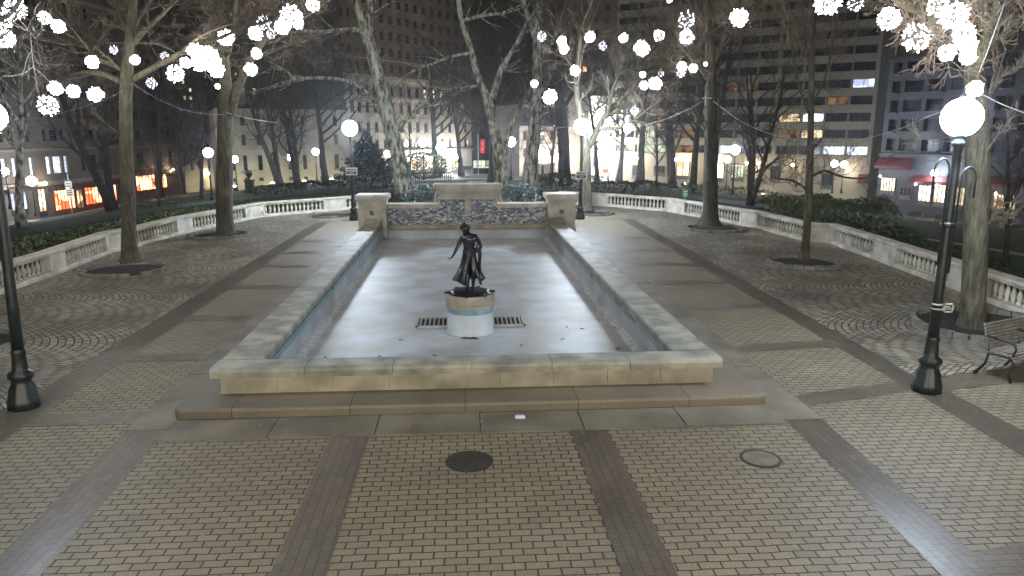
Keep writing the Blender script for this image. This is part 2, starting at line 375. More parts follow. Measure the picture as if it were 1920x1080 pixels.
MT['cargrey'] = simple('grey car paint', (.2, .2, .22), (.16, .16, .18), 2, .25, 0, spec=.8)
MT['carred'] = simple('red car paint', (.3, .03, .03), (.2, .02, .02), 2, .3, 0, spec=.8)
MT['tyre'] = simple('tyre rubber', (.02, .02, .02), (.015, .015, .015), 5, .8, 0)
MT['signwhite'] = simple('sign face white', (.7, .7, .66), (.55, .55, .52), 4, .5, 0)
MT['signdark'] = simple('sign lettering dark', (.04, .04, .05), (.03, .03, .035), 4, .5, 0)
MT['redsign'] = emit('backlit red banner', (1.0, .06, .08), .75, False)
MT['greensign'] = simple('green notice', (.16, .42, .3), (.1, .3, .2), 4, .5, 0)
MT['manhole'] = simple('dark cast iron cover', (.055, .05, .042), (.03, .028, .025), 20, .6, .5, 60)
MT['manlight'] = simple('concrete filled cover', (.2, .185, .14), (.13, .12, .095), 6, .7, .4, 50)
MT['dryleaf'] = simple('dry fallen leaf', (.42, .33, .2), (.28, .2, .12), 9, .8, 0)
MT['litter'] = simple('white scrap', (.7, .75, .8), (.6, .65, .7), 4, .6, 0)
#PART2
# ------------------------------------------------------------------ ground
g = MB()
NA, ths = 96, []
rhos = [0, 3, 6, 10, 14, 17, 20, 23, 26, 29, 32, 35, 38, 41, 44, 47, 50, 54, 58, 64, 70, 80, 90, 100, 115, 130, 150, 175, 200, 250, 320, 450, 700, 1200]
for i in range(NA):
    th = 2 * math.pi * i / NA
    for r_ in rhos[1:]:
        x, y = r_ * math.sin(th), r_ * math.cos(th); g.v.append((x, y, (terrain(x, y) - .02) if r_ > lerp_tab(abs(math.atan2(x, y)), [(0, 41), (.18, 38.5), (.31, 34.5), (.45, 27), (.56, 21.5), (.7, 15), (1, 15), (3.2, 15)]) else -.6))
c0 = len(g.v); g.v.append((0, 0, -.6)); nr = len(rhos) - 1
for i in range(NA):
    j = (i + 1) % NA
    g.f.append((c0, j * nr, i * nr)); g.m.append(0)
    for k in range(nr - 1):
        g.f.append((i * nr + k, j * nr + k, j * nr + k + 1, i * nr + k + 1)); g.m.append(0)
struct('ground', g, MT['grass'], smooth=True)

def sheet(name, poly, z, m, kind='structure'):
    mb = MB(); mb.add([(x, y, z) for x, y in poly], [tuple(range(len(poly)))]); return struct(name, mb, m, kind)

# balustrade base lines (from the photograph's pixels to the ground)
BL = [(-330, 660), (-160, 600), (0, 552), (100, 517), (207, 474), (259, 463), (337, 440), (492, 407), (612, 397), (670, 392), (705, 389)]
BR = [(1046, 382), (1135, 387), (1252, 397), (1317, 409), (1385, 422), (1415, 427), (1510, 453), (1555, 456), (1636, 485), (1666, 497), (1775, 537), (1814, 552), (1920, 592), (2060, 660), (2200, 740)]
PL = [gz(*p) for p in BL]; PR = [gz(*p) for p in BR]
# outer outline used for the plaza sheet
plaza = [(p.x - .1, p.y + .1) for p in PL] + [(p.x + .1, p.y + .1) for p in PR]
plaza = [(-14, -6)] + [(-14, PL[0].y)] + plaza + [(14, PR[-1].y - 1), (14, -6)]
X0, X1, Y0, Y1 = -3.35, 3.6, 10.55, 28.3
import mathutils
def plaza_sheet(name, z, m):
    out = [Vector((x, y, z)) for x, y in plaza]; hole = [Vector((X0, Y0, z)), Vector((X1, Y0, z)), Vector((X1, Y1, z)), Vector((X0, Y1, z))]
    tris = mathutils.geometry.tessellate_polygon([out, hole]); vs = out + hole; mb = MB()
    fs = []
    for t in tris:
        a, b, c = (vs[i] for i in t); fs.append(tuple(t) if (b - a).cross(c - a).z > 0 else tuple(t)[::-1])
    mb.add(vs, fs); return struct(name, mb, m)
plaza_sheet('brick_paving', 0.0, MT['brick'])

def strip_y(pts):   # quad from four (x, y)
    return pts
bandsY = [[(-1.80, 2), (-1.28, 2), (-1.27, 9.0), (-1.77, 9.0)], [(1.39, 2), (1.89, 2), (1.90, 9.0), (1.40, 9.0)],
          [(-4.2, 2), (-3.65, 2), (-4.0, 9.3), (-4.55, 9.6)], [(4.1, 2), (4.6, 2), (4.98, 9.36), (4.44, 9.2)],
          [(-6.5, 2), (-6.0, 2), (-6.0, 33), (-6.55, 33)], [(6.75, 2), (7.3, 2), (7.95, 33), (7.35, 33)]]
for i, q in enumerate(bandsY): sheet('brick_band', q, .004, MT['stripY'])
for y in (9.62, 12.45, 15.25, 18.45, 21.4, 24.0, 26.6):
    sheet('brick_band', [(-6.02, y), (-4.56, y), (-4.56, y + .45), (-6.02, y + .45)], .006, MT['stripX'])
for (y, dy) in ((9.62, .55), (12.25, .25), (15.45, .2), (18.2, .1), (21.0, 0), (23.8, 0), (26.6, 0)):
    sheet('brick_band', [(4.98, y), (7.1, y + dy), (7.1, y + dy + .42), (4.98, y + .42)], .006, MT['stripX'])
sheet('brick_band', [(7.3, 10.05), (12, 11.1), (12, 11.6), (7.3, 10.6)], .006, MT['stripX'])
sheet('brick_band', [(-12, 10.6), (-6.5, 9.75), (-6.5, 10.2), (-12, 11.1)], .006, MT['stripX'])
sheet('brick_band', [(4.6, 5.35), (9, 6.3), (9, 6.8), (4.6, 5.8)], .006, MT['stripX'])
sheet('brick_band', [(-9, 6.4), (-4.2, 5.6), (-4.2, 6.05), (-9, 6.9)], .006, MT['stripX'])
# cobbled side areas
cl = [(-6.55, 10.25), (-6.55, 33.0), (-4.9, 33.6), (-4.6, 37.8)] + [(p.x, p.y) for p in PL[::-1][1:]] + [(-13, 11.3)]
cr = [(7.36, 10.65)] + [(12.6, 11.75)] + [(p.x, p.y) for p in PR[::-1][2:]][0:-1] + [(5.1, 37.5), (5.3, 33.6), (7.9, 33)]
def poly_sheet(name, poly, z, m):
    import mathutils
    vs = [Vector((x, y, z)) for x, y in poly]; tris = mathutils.geometry.tessellate_polygon([vs])
    mb = MB(); mb.add(vs, [tuple(t) for t in tris])
    me = mb.build(name, m); me['kind'] = 'structure'
    import bmesh
    bm = bmesh.new(); bm.from_mesh(me.data); bmesh.ops.recalc_face_normals(bm, faces=bm.faces)
    if sum(f.normal.z for f in bm.faces) < 0: bmesh.ops.reverse_faces(bm, faces=bm.faces)
    bm.to_mesh(me.data); bm.free(); return me
poly_sheet('cobble_paving', cl, .010, MT['cobble'])
poly_sheet('cobble_paving', cr, .010, MT['cobble'])
# granite border round the pool: separate slabs with open joints
mb = MB()
def slabs(x0, x1, y0, y1, n, along):
    for i in range(n):
        a = i / n; b = (i + 1) / n; gp = .008
        if along == 'x': mb.box(x0 + (x1 - x0) * a + gp, x0 + (x1 - x0) * b - gp, y0, y1, -.1, .012 + .004 * ((i * 7) % 3))
        else: mb.box(x0, x1, y0 + (y1 - y0) * a + gp, y0 + (y1 - y0) * b - gp, -.1, .012 + .004 * ((i * 5) % 3))
slabs(-4.0, 4.4, 8.97, 9.68, 6, 'x'); slabs(-4.56, -4.0, 9.35, 30, 9, 'y'); slabs(4.4, 4.98, 9.1, 30, 9, 'y')
struct('granite_border', mb, MT['granite'])

# ------------------------------------------------------------------ pool
pool = thing('fountain_pool', 'long empty rectangular stone pool with pale blue painted floor', 'pool', (0.12, 19, 0))
def rounded_slab(mb, x0, x1, y0, y1, z0, z1, rc, b, seg=5):
    def outline(i):
        pts = []
        for cx, cy, a0 in ((x1 - rc, y1 - rc, 0), (x0 + rc, y1 - rc, 90), (x0 + rc, y0 + rc, 180), (x1 - rc, y0 + rc, 270)):
            for k in range(seg + 1):
                a = R(a0 + 90 * k / seg); pts.append((cx + (rc - i) * math.cos(a), cy + (rc - i) * math.sin(a)))
        return pts
    prof = [(b * .5, z0), (0, z0 + b * .6), (0, z1 - b), (b * .3, z1 - b * .3), (b, z1)]
    o = len(mb.v); n = 4 * (seg + 1)
    for i, z in prof: mb.v += [(x, y, z) for x, y in outline(i)]
    for k in range(len(prof) - 1):
        for j in range(n): q = (j + 1) % n; mb.f.append((o + k * n + j, o + k * n + q, o + (k + 1) * n + q, o + (k + 1) * n + j)); mb.m.append(0)
    mb.f.append(tuple(o + (len(prof) - 1) * n + j for j in range(n))); mb.m.append(0)
mb = MB()
# step in several stones (front) and long side stones
rounded_slab(mb, -4.05, 4.42, 9.66, 10.6, 0, .16, .14, .04)
for sx0, sx1 in ((-4.05, -3.6), (3.88, 4.42)): mb.cbox(sx0, sx1, 10.5, 28, 0, .157, .03)
mb.build('step', MT['stepstone'], pool, world=True)
# walls of the basin
mb = MB()
for i in range(9):
    w = (3.80 + 3.58) / 9; a = -3.58 + w * i
    mb.box(a + .004, a + w - .004, 10.29, 10.6, .16, .42)
mb.box(-3.59, 3.81, 10.278, 10.30, .155, .185); mb.box(-3.62, 3.84, 10.24, 10.6, .405, .435)
mb.box(-3.56, 3.78, 10.31, 10.6, .1, .43)
for x0, x1 in ((-3.56, -3.08), (3.33, 3.78)): mb.box(x0, x1, 10.6, 28.0, -.35, .43)
mb.build('outer_wall', MT['yellowstone'], pool, world=True)
def coping_profile(w, h, b): return [(0, 0), (0, h - b), (b * .3, h - b * .3), (b, h), (w - b, h), (w - b * .3, h - b * .3), (w, h - b), (w, 0)]
mb = MB()
def coping_run(p0, p1, side, w, z, h, b, n):
    "coping stones from p0 to p1, profile extends to the left by w*side"
    p0 = Vector(p0); p1 = Vector(p1); d = (p1 - p0).normalized(); s = Vector((-d.y, d.x, 0)) * side; L_ = (p1 - p0).length
    cut = 0; cuts = [0]
    rg = random.Random(n)
    for i in range(1, n): cuts.append((i + rg.uniform(-.12, .12)) / n)
    cuts.append(1)
    pr = coping_profile(w, h, b)
    for a, c in zip(cuts, cuts[1:]):
        qa, qb = p0 + d * (L_ * a + .004), p0 + d * (L_ * c - .004); dz = rg.uniform(-.003, .003)
        vs = [q + s * u + Vector((0, 0, z + v + dz)) for q in (qa, qb) for u, v in pr]; k = len(pr)
        mb.add(vs, [tuple(range(k)), tuple(range(2 * k - 1, k - 1, -1))] + [(i, i + k, (i + 1) % k + k, (i + 1) % k) for i in range(k)])
ZC, HC = .43, .14
coping_run((-3.68, 10.17, 0), (3.90, 10.17, 0), 1, .50, ZC, HC, .055, 6)
coping_run((-3.68, 10.67, 0), (-3.68, 27.4, 0), -1, .64, ZC, HC, .045, 8)
coping_run((3.90, 10.67, 0), (3.90, 27.4, 0), 1, .64, ZC, HC, .045, 8)
mb.build('coping', MT['coping'], pool, world=True)
for x0, x1 in ((-3.68, -3.04), (3.26, 3.9)):
    mb = MB(); pr = [(27.4, ZC)] + [(26.7 + .9 * t, ZC + HC + .16 * math.sin(t * math.pi / 2)) for t in [0, .15, .3, .5, .7, 1]] + [(27.6, ZC)]
    pr = [(26.7, ZC + HC * .9)] + pr[1:]
    k = len(pr); vs = [(x, y, z) for x in (x0 + .03, x1 - .03) for y, z in pr]
    mb.add(vs, [tuple(range(k)), tuple(range(2 * k - 1, k - 1, -1))] + [(i, i + k, (i + 1) % k + k, (i + 1) % k) for i in range(k)])
    mb.build('scroll_end', MT['coping'], pool, world=True)
# basin interior
mb = MB()
mb.box(-3.09, 3.35, 10.64, 28.0, -.3, -.1)
mb.box(-3.10, -3.05, 10.66, 27.95, -.1, .30); mb.box(3.30, 3.35, 10.66, 27.95, -.1, .30); mb.box(-3.05, 3.30, 10.6, 10.66, -.1, .42)
mb.box(-3.05, 3.30, 27.93, 28.05, -.1, .22)
mb.build('basin_floor', MT['pool'], pool, world=True)
mb = MB()
for sgn, xe in ((1, -3.05), (-1, 3.30)):
    n = 90; o = len(mb.v)
    for i in range(n + 1):
        y = 10.67 + 17.2 * i / n; w = .17 + .06 * mnoise.noise((y * 2.2, sgn, 0)) + .03 * mnoise.noise((y * 9, sgn, 4))
        mb.v += [(xe + .001 * sgn, y, -.04), (xe + sgn * w * .6, y, -.083 + .01 * mnoise.noise((y * 6, 3, sgn))), (xe + sgn * w, y, -.0985)]
    for i in range(n):
        for k in range(2):
            q = (o + i * 3 + k, o + i * 3 + k + 1, o + i * 3 + k + 4, o + i * 3 + k + 3); mb.f.append(q if sgn > 0 else q[::-1]); mb.m.append(0)
mb.build('silt_edge', MT['poolgrime'], pool, world=True)
mb = MB()
mb.box(-3.06, -3.03, 10.67, 27.9, .30, .42); mb.box(3.28, 3.31, 10.67, 27.9, .30, .42)
mt_tile = brickmat('waterline tiles', (.1, .3, .4), (.28, .48, .5), (.3, .32, .32), .08, .06, 0, .3, .006, offs=0, bump=.2)
nt = mt_tile.node_tree
mb.build('tile_band', mt_tile, pool, world=True)

# back wall
wall = thing('mosaic_wall', 'stone fountain wall with blue mosaic panel closing the far end of the pool', 'wall', (0.2, 28.3, 0))
mb = MB()
mb.box(-2.9, 3.3, 28.15, 28.75, -.2, 1.07); mb.box(-.92, 1.38, 28.16, 28.74, 1.07, 1.72)
mb.cbox(-.98, 1.44, 28.05, 28.8, 1.40, 1.44, .01)
mb.build('wall', MT['stone'], wall, world=True)
mb = MB(); mb.cbox(-2.9, -.86, 28.04, 28.85, 1.07, 1.22, .03); mb.cbox(1.32, 3.3, 28.04, 28.85, 1.07, 1.22, .03)
mb.cbox(-1.12, 1.58, 27.98, 28.9, 1.80, 1.98, .05); mb.box(-1.0, 1.46, 28.06, 28.8, 1.72, 1.80)
# scroll brackets beside the raised centre and swag ornament
for x, s in ((-.95, -1), (1.41, 1)):
    mb.tube([(x + s * .0, 28.35, 1.7), (x + s * .06, 28.35, 1.55), (x + s * .05, 28.35, 1.4), (x + s * .12, 28.35, 1.28)], [.05, .06, .07, .06], 8)
mb.build('cap', MT['stone'], wall, smooth=False, world=True)
mb = MB()
for cx in (-.45, .23, .9):
    mb.tube([(cx - .3, 28.13, 1.68), (cx - .18, 28.11, 1.60), (cx, 28.1, 1.56), (cx + .18, 28.11, 1.60), (cx + .3, 28.13, 1.68)], [.018, .03, .038, .03, .018], 8)
    mb.ball((cx - .33, 28.13, 1.68), .035, 8, 5)
mb.build('garland', MT['stone'], wall, smooth=True, world=True)
mb = MB(); mb.box(-2.9, 3.3, 28.13, 28.15, .42, 1.065); mb.box(-.84, 1.30, 28.13, 28.15, 1.065, 1.39)
mb.build('mosaic_panel', MT['mosaic'], wall, world=True)
mb = MB()
for (cx, cz, s) in ((-1.9, .55, .12), (-1.25, .62, .1), (1.6, .95, .13), (2.2, .68, .16), (-.6, .48, .1), (.95, .5, .1)):
    rg = random.Random(int(cx * 100))
    for k in range(16):
        a = rg.uniform(0, 6.28); r_ = s * rg.random() ** .5; mb.box(cx + r_ * math.cos(a) - .025, cx + r_ * math.cos(a) + .025, 28.124, 28.131 - .001, cz + r_ * math.sin(a) - .02, cz + r_ * math.sin(a) + .02)
mb.build('mosaic_flower', simple('ochre mosaic tiles', (.42, .22, .1), (.3, .3, .16), 12, .4, 0), wall, world=True)
mb = MB(); mb.cbox(-2.95, 3.35, 27.86, 28.15, .30, .41, .03); mb.box(-2.95, 3.35, 27.93, 28.15, .22, .30)
mb.build('ledge', MT['yellowstone'], wall, world=True)
mb = MB(); mb.cbox(.09, .36, 28.06, 28.13, .98, 1.3, .03); mb.ball((.225, 28.09, 1.29), .13, 12, 6, sq=(1, .3, .7)); mb.ball((.225, 28.05, 1.08), .05, 8, 5)
mb.build('spout_plaque', MT['stone'], wall, world=True)
for x0, x1, lb in ((-3.95, -2.9, 'square stone pier at the left end of the mosaic wall'), (3.3, 4.35, 'square stone pier at the right end of the mosaic wall')):
    pr = thing('stone_pier', lb, 'pier', ((x0 + x1) / 2, 28.1, 0), group='piers flanking the mosaic wall')
    mb = MB(); mb.box(x0, x1, 27.6, 28.6, 0, 1.38); mb.cbox(x0 - .05, x1 + .05, 27.55, 28.65, 0, .35, .02)
    for (a, b, c, d) in ((x0 + .2, x1 - .2, .55, .59), (x0 + .2, x1 - .2, 1.19, 1.23)): mb.box(a, b, 27.575, 27.6, c, d)
    for a in (x0 + .2, x1 - .24): mb.box(a, a + .04, 27.575, 27.6, .59, 1.19)
    mb.build('shaft', MT['stone'], pr, world=True)
    mb = MB(); mb.cbox(x0 - .04, x1 + .04, 27.56, 28.64, 1.38, 1.45, .02); mb.cbox(x0 - .11, x1 + .11, 27.49, 28.71, 1.45, 1.62, .05)
    mb.build('cap', MT['stone'], pr, world=True)
    mb = MB(); cx = (x0 + x1) / 2; mb.ball((cx, 27.59, .95), .1, 10, 6, sq=(1, .3, 1)); mb.build('rosette', simple('bronze stained boss', (.2, .17, .12), (.12, .1, .08), 6, .6, 0), pr, world=True)

# drain grates in the basin floor
for cx, lb in ((-.64, 'slotted metal drain grate in the pool floor left of the pedestal'), (.92, 'slotted metal drain grate in the pool floor right of the pedestal')):
    mb = MB(); x0, x1 = cx - .38, cx + .38
    mb.box(x0, x1, 14.72, 14.77, -.1, -.06); mb.box(x0, x1, 15.42, 15.47, -.1, -.06); mb.box(x0, x0 + .05, 14.72, 15.47, -.1, -.06); mb.box(x1 - .05, x1, 14.72, 15.47, -.1, -.06)
    for k in range(1, 8): x = x0 + .76 * k / 8; mb.box(x - .018, x + .018, 14.77, 15.42, -.1, -.062)
    mb2 = MB(); mb2.box(x0 + .02, x1 - .02, 14.74, 15.45, -.1, -.094)  # flat dark sheet stands in for the shaded hollow under the bars
    t = thing('drain_grate', lb, 'grate', (cx, 15.2, -.1), group='drain grates beside the pedestal')
    mb.build('grate', MT['metal'], t, world=True); mb2.build('pit_shade_sheet', MT['tyre'], t, world=True)
# pedestal
PX, PY = 0.13, 14.38
ped = thing('pedestal', 'round white painted pedestal with stone rim and blue tile ring in the pool', 'pedestal', (PX, PY, -.1))
mb = MB(); mb.lathe([(.5, 0), (.5, .03), (.47, .06), (.47, .45)], (PX, PY, -.1), 40); mb.build('drum', MT['pool'], ped, True, world=True)
mb = MB(); mb.lathe([(.472, .45), (.474, .455), (.474, .545), (.472, .55)], (PX, PY, -.1), 40); mb.build('tile_ring', MT['tile'], ped, True, world=True)
mb = MB(); mb.lathe([(.47, .55), (.495, .56), (.495, .62), (.485, .63), (.5, .65), (.5, .79), (.49, .82), (.4, .825)], (PX, PY, -.1), 40); mb.build('stone_rim', MT['yellowstone'], ped, world=True)
mb = MB()
mb.tube([(PX - .12, PY - .5, -.07), (PX - .12, PY - .58, -.07), (PX + .1, PY - .6, -.06), (PX + .1, PY - .6, -.1)], .012, 6); mb.tube([(PX - .2, PY - .53, -.085), (PX + .16, PY - .6, -.085)], .01, 6)
mb.build('pipe', MT['iron'], ped, world=True)

# ------------------------------------------------------------------ balustrades
def along(P):
    L_ = [0]
    for a, b in zip(P, P[1:]): L_.append(L_[-1] + (b - a).length)
    return L_
def ppos(P, L_, s):
    for i in range(len(P) - 1):
        if s <= L_[i + 1] or i == len(P) - 2:
            t = (s - L_[i]) / (L_[i + 1] - L_[i]); return P[i].lerp(P[i + 1], t), (P[i + 1] - P[i]).normalized()
def s_at_px(P, L_, px):
    best = None
    for k in range(4000):
        s = L_[-1] * k / 3999; p, _ = ppos(P, L_, s); q = p - EYE
        x = 960 + F * q.dot(CR) / q.dot(CF)
        if q.dot(CF) > .5 and (best is None or abs(x - px) < best[0]): best = (abs(x - px), s)
    return best[1]
def balustrade(P, piers, label, HB=.7):
    L_ = along(P); root = thing('balustrade', label, 'balustrade', tuple(P[len(P) // 2]))
    S = [(s_at_px(P, L_, a), s_at_px(P, L_, b)) for a, b in piers]
    S = [(min(a, b), max(a, b)) for a, b in S]
    def run(mb, s0, s1, prof, closed=True):
        # extrude profile (offset outwards, z) along the polyline between s0 and s1
        ss = [s0] + [s for s in L_ if s0 < s < s1] + [s1]
        secs = []
        for s in ss:
            p, d = ppos(P, L_, s)
            if s0 < s < s1:
                d2 = ppos(P, L_, s + 1e-3)[1]; d1 = ppos(P, L_, s - 1e-3)[1]; d = (d1 + d2).normalized()
            nrm = Vector((-d.y, d.x, 0)) * 1.0
            secs.append([p + nrm * u + Vector((0, 0, z)) for u, z in prof])
        k = len(prof); vs = [v for se in secs for v in se]
        fs = [tuple(range(k)), tuple(range(len(vs) - 1, len(vs) - 1 - k, -1))]
        for a in range(len(secs) - 1): fs += [(a * k + i, (a + 1) * k + i, (a + 1) * k + (i + 1) % k, a * k + (i + 1) % k) for i in range(k)]
        mb.add(vs, fs)
    rail_mb = MB()
    prof_rail = [(-.05, HB - .13), (-.05, HB - .11), (-.02, HB - .11), (-.02, HB - .09), (-.07, HB - .07), (-.07, HB - .02), (-.05, HB), (.31, HB), (.33, HB - .02), (.33, HB - .07), (.28, HB - .09), (.28, HB - .13)]
    prof_pl = [(-.07, 0), (-.07, .1), (-.04, .13), (.3, .13), (.33, .1), (.33, 0)]
    n_b = 0; proto = None
    ends = sorted(S)
    # rail and plinth per bay
    bays = []
    prev = 0
    for a, b in ends:
        if a - prev > .3: bays.append((prev, a))
        prev = b
    if L_[-1] - prev > .3: bays.append((prev, L_[-1]))
    for a, b in ends:
        mb = MB(); run(mb, a + .004, b - .004, [(-.035, .13), (-.035, HB - .13), (.3, HB - .13), (.3, .13)]); mb.build('pier', MT['stone'], root, world=True)
        mb = MB(); w = b - a
        run(mb, a + w * .2, b - w * .2, [(-.048, .2), (-.048, HB - .2), (-.036, HB - .2), (-.036, .2)]); mb.build('panel', MT['stone'], root, world=True)
    segs = sorted(list(ends) + bays)
    for a, b in segs:
        mb = MB(); run(mb, a + .002, b - .002, prof_pl); mb.build('plinth', MT['stone'], root, world=True)
        mb = MB(); run(mb, a + .002, b - .002, prof_rail); mb.build('rail', MT['stone'], root, world=True)
    hb = HB - .26
    prof = [(.068, 0), (.068, .045), (.042, .055), (.05, .10), (.068, .16), (.064, .21), (.04, .3), (.029, .35), (.042, .37), (.042, .38), (.062, .395), (.062, hb)]
    bmesh_ = MB(); bmesh_.lathe(prof, (0, 0, 0), 10)
    me = None
    for a, b in bays:
        n = max(2, int(round((b - a) / .225)))
        for i in range(n):
            s = a + (b - a) * (i + .5) / n; p, d = ppos(P, L_, s); nrm = Vector((-d.y, d.x, 0)); q = p + nrm * .13 + Vector((0, 0, .13))
            if me is None:
                o = bmesh_.build('baluster', MT['stone'], root, True); me = o.data
            else:
                o = bpy.data.objects.new('baluster', me); C.objects.link(o); o.parent = root
            o.location = q - root.location; n_b += 1
    return root, n_b
piersL = [(-190, -150), (-45, -8), (95, 124), (200, 257), (333, 362), (460, 497), (607, 648)]
piersR = [(1062, 1078), (1103, 1140), (1248, 1284), (1386, 1420), (1508, 1562), (1637, 1678), (1778, 1848), (2050, 2130)]
_, nb1 = balustrade(PL, piersL, 'curved pale stone balustrade behind the left trees and cobbles')
_, nb2 = balustrade(PR, piersR, 'curved pale stone balustrade behind the right trees and cobbles')
print('balusters', nb1, nb2)

# ------------------------------------------------------------------ tree pits
def pit(cx, cy, r_, label, squash=1.0, broken=0):
    root = thing('tree_pit', label, 'tree pit', (cx, cy, 0))
    mb = MB(); n = 30; o = len(mb.v)
    rings = [(r_ + .01, .02), (r_ * .8, .045), (r_ * .45, .07), (.05, .09)]
    for rr, z in rings:
        for j in range(n):
            t = 2 * math.pi * j / n; mb.v.append((cx + rr * math.cos(t), cy + rr * math.sin(t), z + .02 * mnoise.noise((cx + rr * math.cos(t) * 2, cy + rr * math.sin(t) * 2, 1))))
    for k in range(3):
        for j in range(n): q = (j + 1) % n; mb.f.append((o + k * n + j, o + k * n + q, o + (k + 1) * n + q, o + (k + 1) * n + j)); mb.m.append(0)
    mb.f.append(tuple(o + 3 * n + j for j in range(n))); mb.m.append(0)
    mb.build('soil', MT['soil'], root, world=True)
    mb = MB(); k = int(2 * math.pi * r_ / .26); rg = random.Random(int(cx * 9 + cy))
    for i in range(k):
        a0 = 2 * math.pi * i / k; a1 = 2 * math.pi * (i + 1) / k; g_ = .012; h = .115 + rg.uniform(-.015, .015)
        if rg.random() < broken: h = .03
        vs = []
        for z in (0, h):
            for rr in (r_ + .02, r_ + .15):
                for a in (a0 + g_, a1 - g_): vs.append((cx + rr * math.cos(a), cy + rr * math.sin(a), z))
        mb.add(vs, [(0, 1, 3, 2), (4, 6, 7, 5), (0, 4, 5, 1), (2, 3, 7, 6), (0, 2, 6, 4), (1, 5, 7, 3)])
    mb.build('kerb', MT['cobble'] if False else MT['kerbs'], root, world=True)
    return root
MT['kerbs'] = simple('granite kerb setts', (.25, .24, .21), (.12, .115, .1), 3, .65, .4, 30, coord='pos')
pit(-9.75, 21.15, 1.02, 'round soil pit edged with granite setts round the near left tree', broken=.2)
pit(-9.45, 28.4, 1.0, 'round soil pit edged with granite setts round the second left tree')
pit(-9.55, 13.4, 1.1, 'soil pit cut off by the frame behind the left lamp post')
pit(10.35, 28.9, 1.05, 'round soil pit edged with granite setts round the big right tree')
pit(10.35, 21.0, .95, 'round soil pit edged with granite setts round the slim tree')
pit(10.75, 13.6, 1.3, 'large soil pit round the nearest right tree beside the bench')
pit(6.4, 35.2, .95, 'soil pit at the tree by the right rear lamp post')
pit(-6.3, 35.2, .95, 'empty soil pit with loose kerb stones behind the left rear lamp post', broken=.4)

# ------------------------------------------------------------------ manholes, leaves
mh = thing('manhole_cover', 'dark round iron manhole cover in the central brick paving', 'manhole cover', (.04, 8.13, 0))
mb = MB(); mb.lathe([(.29, 0), (.29, .01), (.262, .011), (.262, .006)], (0, 0, 0), 36); mb.build('rim', MT['manhole'], mh)
mb = MB(); mb.lathe([(.255, 0), (.255, .012), (.01, .012)], (0, 0, 0), 36)
for i in range(-5, 6):
    for j in range(-5, 6):
        if i * i + j * j < 24: mb.box(i * .043 - .012, i * .043 + .012, j * .043 - .012, j * .043 + .012, .012, .017)
mb.build('lid', MT['manhole'], mh)
mh = thing('manhole_cover', 'light concrete filled manhole cover with iron ring on the right paving', 'manhole cover', (3.6, 7.96, 0))
mb = MB(); mb.lathe([(.25, 0), (.25, .012), (.215, .014), (.215, .006)], (0, 0, 0), 36); mb.build('rim', MT['manhole'], mh)
mb = MB(); mb.lathe([(.21, 0), (.21, .012), (.01, .012)], (0, 0, 0), 36); mb.build('lid', MT['manlight'], mh)
LV = [(486, 800), (770, 802), (833, 878), (620, 817), (652, 830), (720, 992), (787, 697), (1045, 780), (1128, 778), (1580, 884), (1665, 882), (1545, 825), (350, 868), (443, 1014), (1490, 1022), (1345, 800), (165, 748), (975, 920), (1120, 945), (560, 905), (1240, 950), (300, 700), (1530, 690), (1700, 890), (250, 960), (905, 790), (1010, 800), (690, 795), (590, 842), (880, 1010), (1395, 800), (1210, 880), (1060, 1030), (380, 1000), (120, 890), (1660, 1000), (1820, 960), (1330, 930), (770, 940), (455, 880), (240, 742), (1420, 690), (1500, 610), (430, 560)]
mb = MB(); rg = random.Random(3); prof = []
o = []
vs = [(0, 0, .004), (.03, .018, .012), (.06, .012, .01), (.085, 0, .02), (.06, -.015, .012), (.03, -.02, .016)]
mb.add(vs + [(x, y, z + .0015) for x, y, z in vs], [(0, 1, 2, 3, 4, 5), (11, 10, 9, 8, 7, 6)])
lf = mb.build('fallen_leaf', MT['dryleaf']); tag(lf, 'small dry tan leaf lying on the stone and brick paving', 'leaf', 'fallen leaves on the paving')
for i, (x, y) in enumerate(LV):
    z = .02 if y < 812 or 'x' == 'y' else .004
    if (x, y) == (787, 697): z = .572
    p = gz(x, y, z); q = lf if i == 0 else lf.copy()
    if i: C.objects.link(q)
    q.location = p; q.rotation_euler = (0, 0, rg.uniform(0, 6)); s = rg.uniform(.6, 1.15); q.scale = (s, s, s)
LP = [(1062, 615), (1095, 618), (1058, 636), (975, 650), (1155, 655), (1150, 615), (1125, 602), (748, 638), (608, 671), (715, 670), (820, 668)]
tw = None
for i, (x, y) in enumerate(LP):
    if tw is None:
        mb = MB(); mb.tube([(0, 0, .01), (.05, .01, .02), (.11, -.005, .012)], [.008, .009, .005], 5); tw = mb.build('twig_scrap', MT['tyre']); tag(tw, 'small dark twig scrap lying on the pale pool floor', 'twig', 'twig scraps on the pool floor'); q = tw
    else: q = tw.copy(); C.objects.link(q)
    q.location = gz(x, y, -.1); q.rotation_euler = (0, 0, rg.uniform(0, 6))
mb = MB(); mb.cbox(-.07, .07, -.04, .04, 0, .03, .012); q = mb.build('paper_scrap', MT['litter'], loc=None); q.location = gz(975, 783, .02); tag(q, 'small crumpled white paper scrap at the foot of the front step', 'litter')

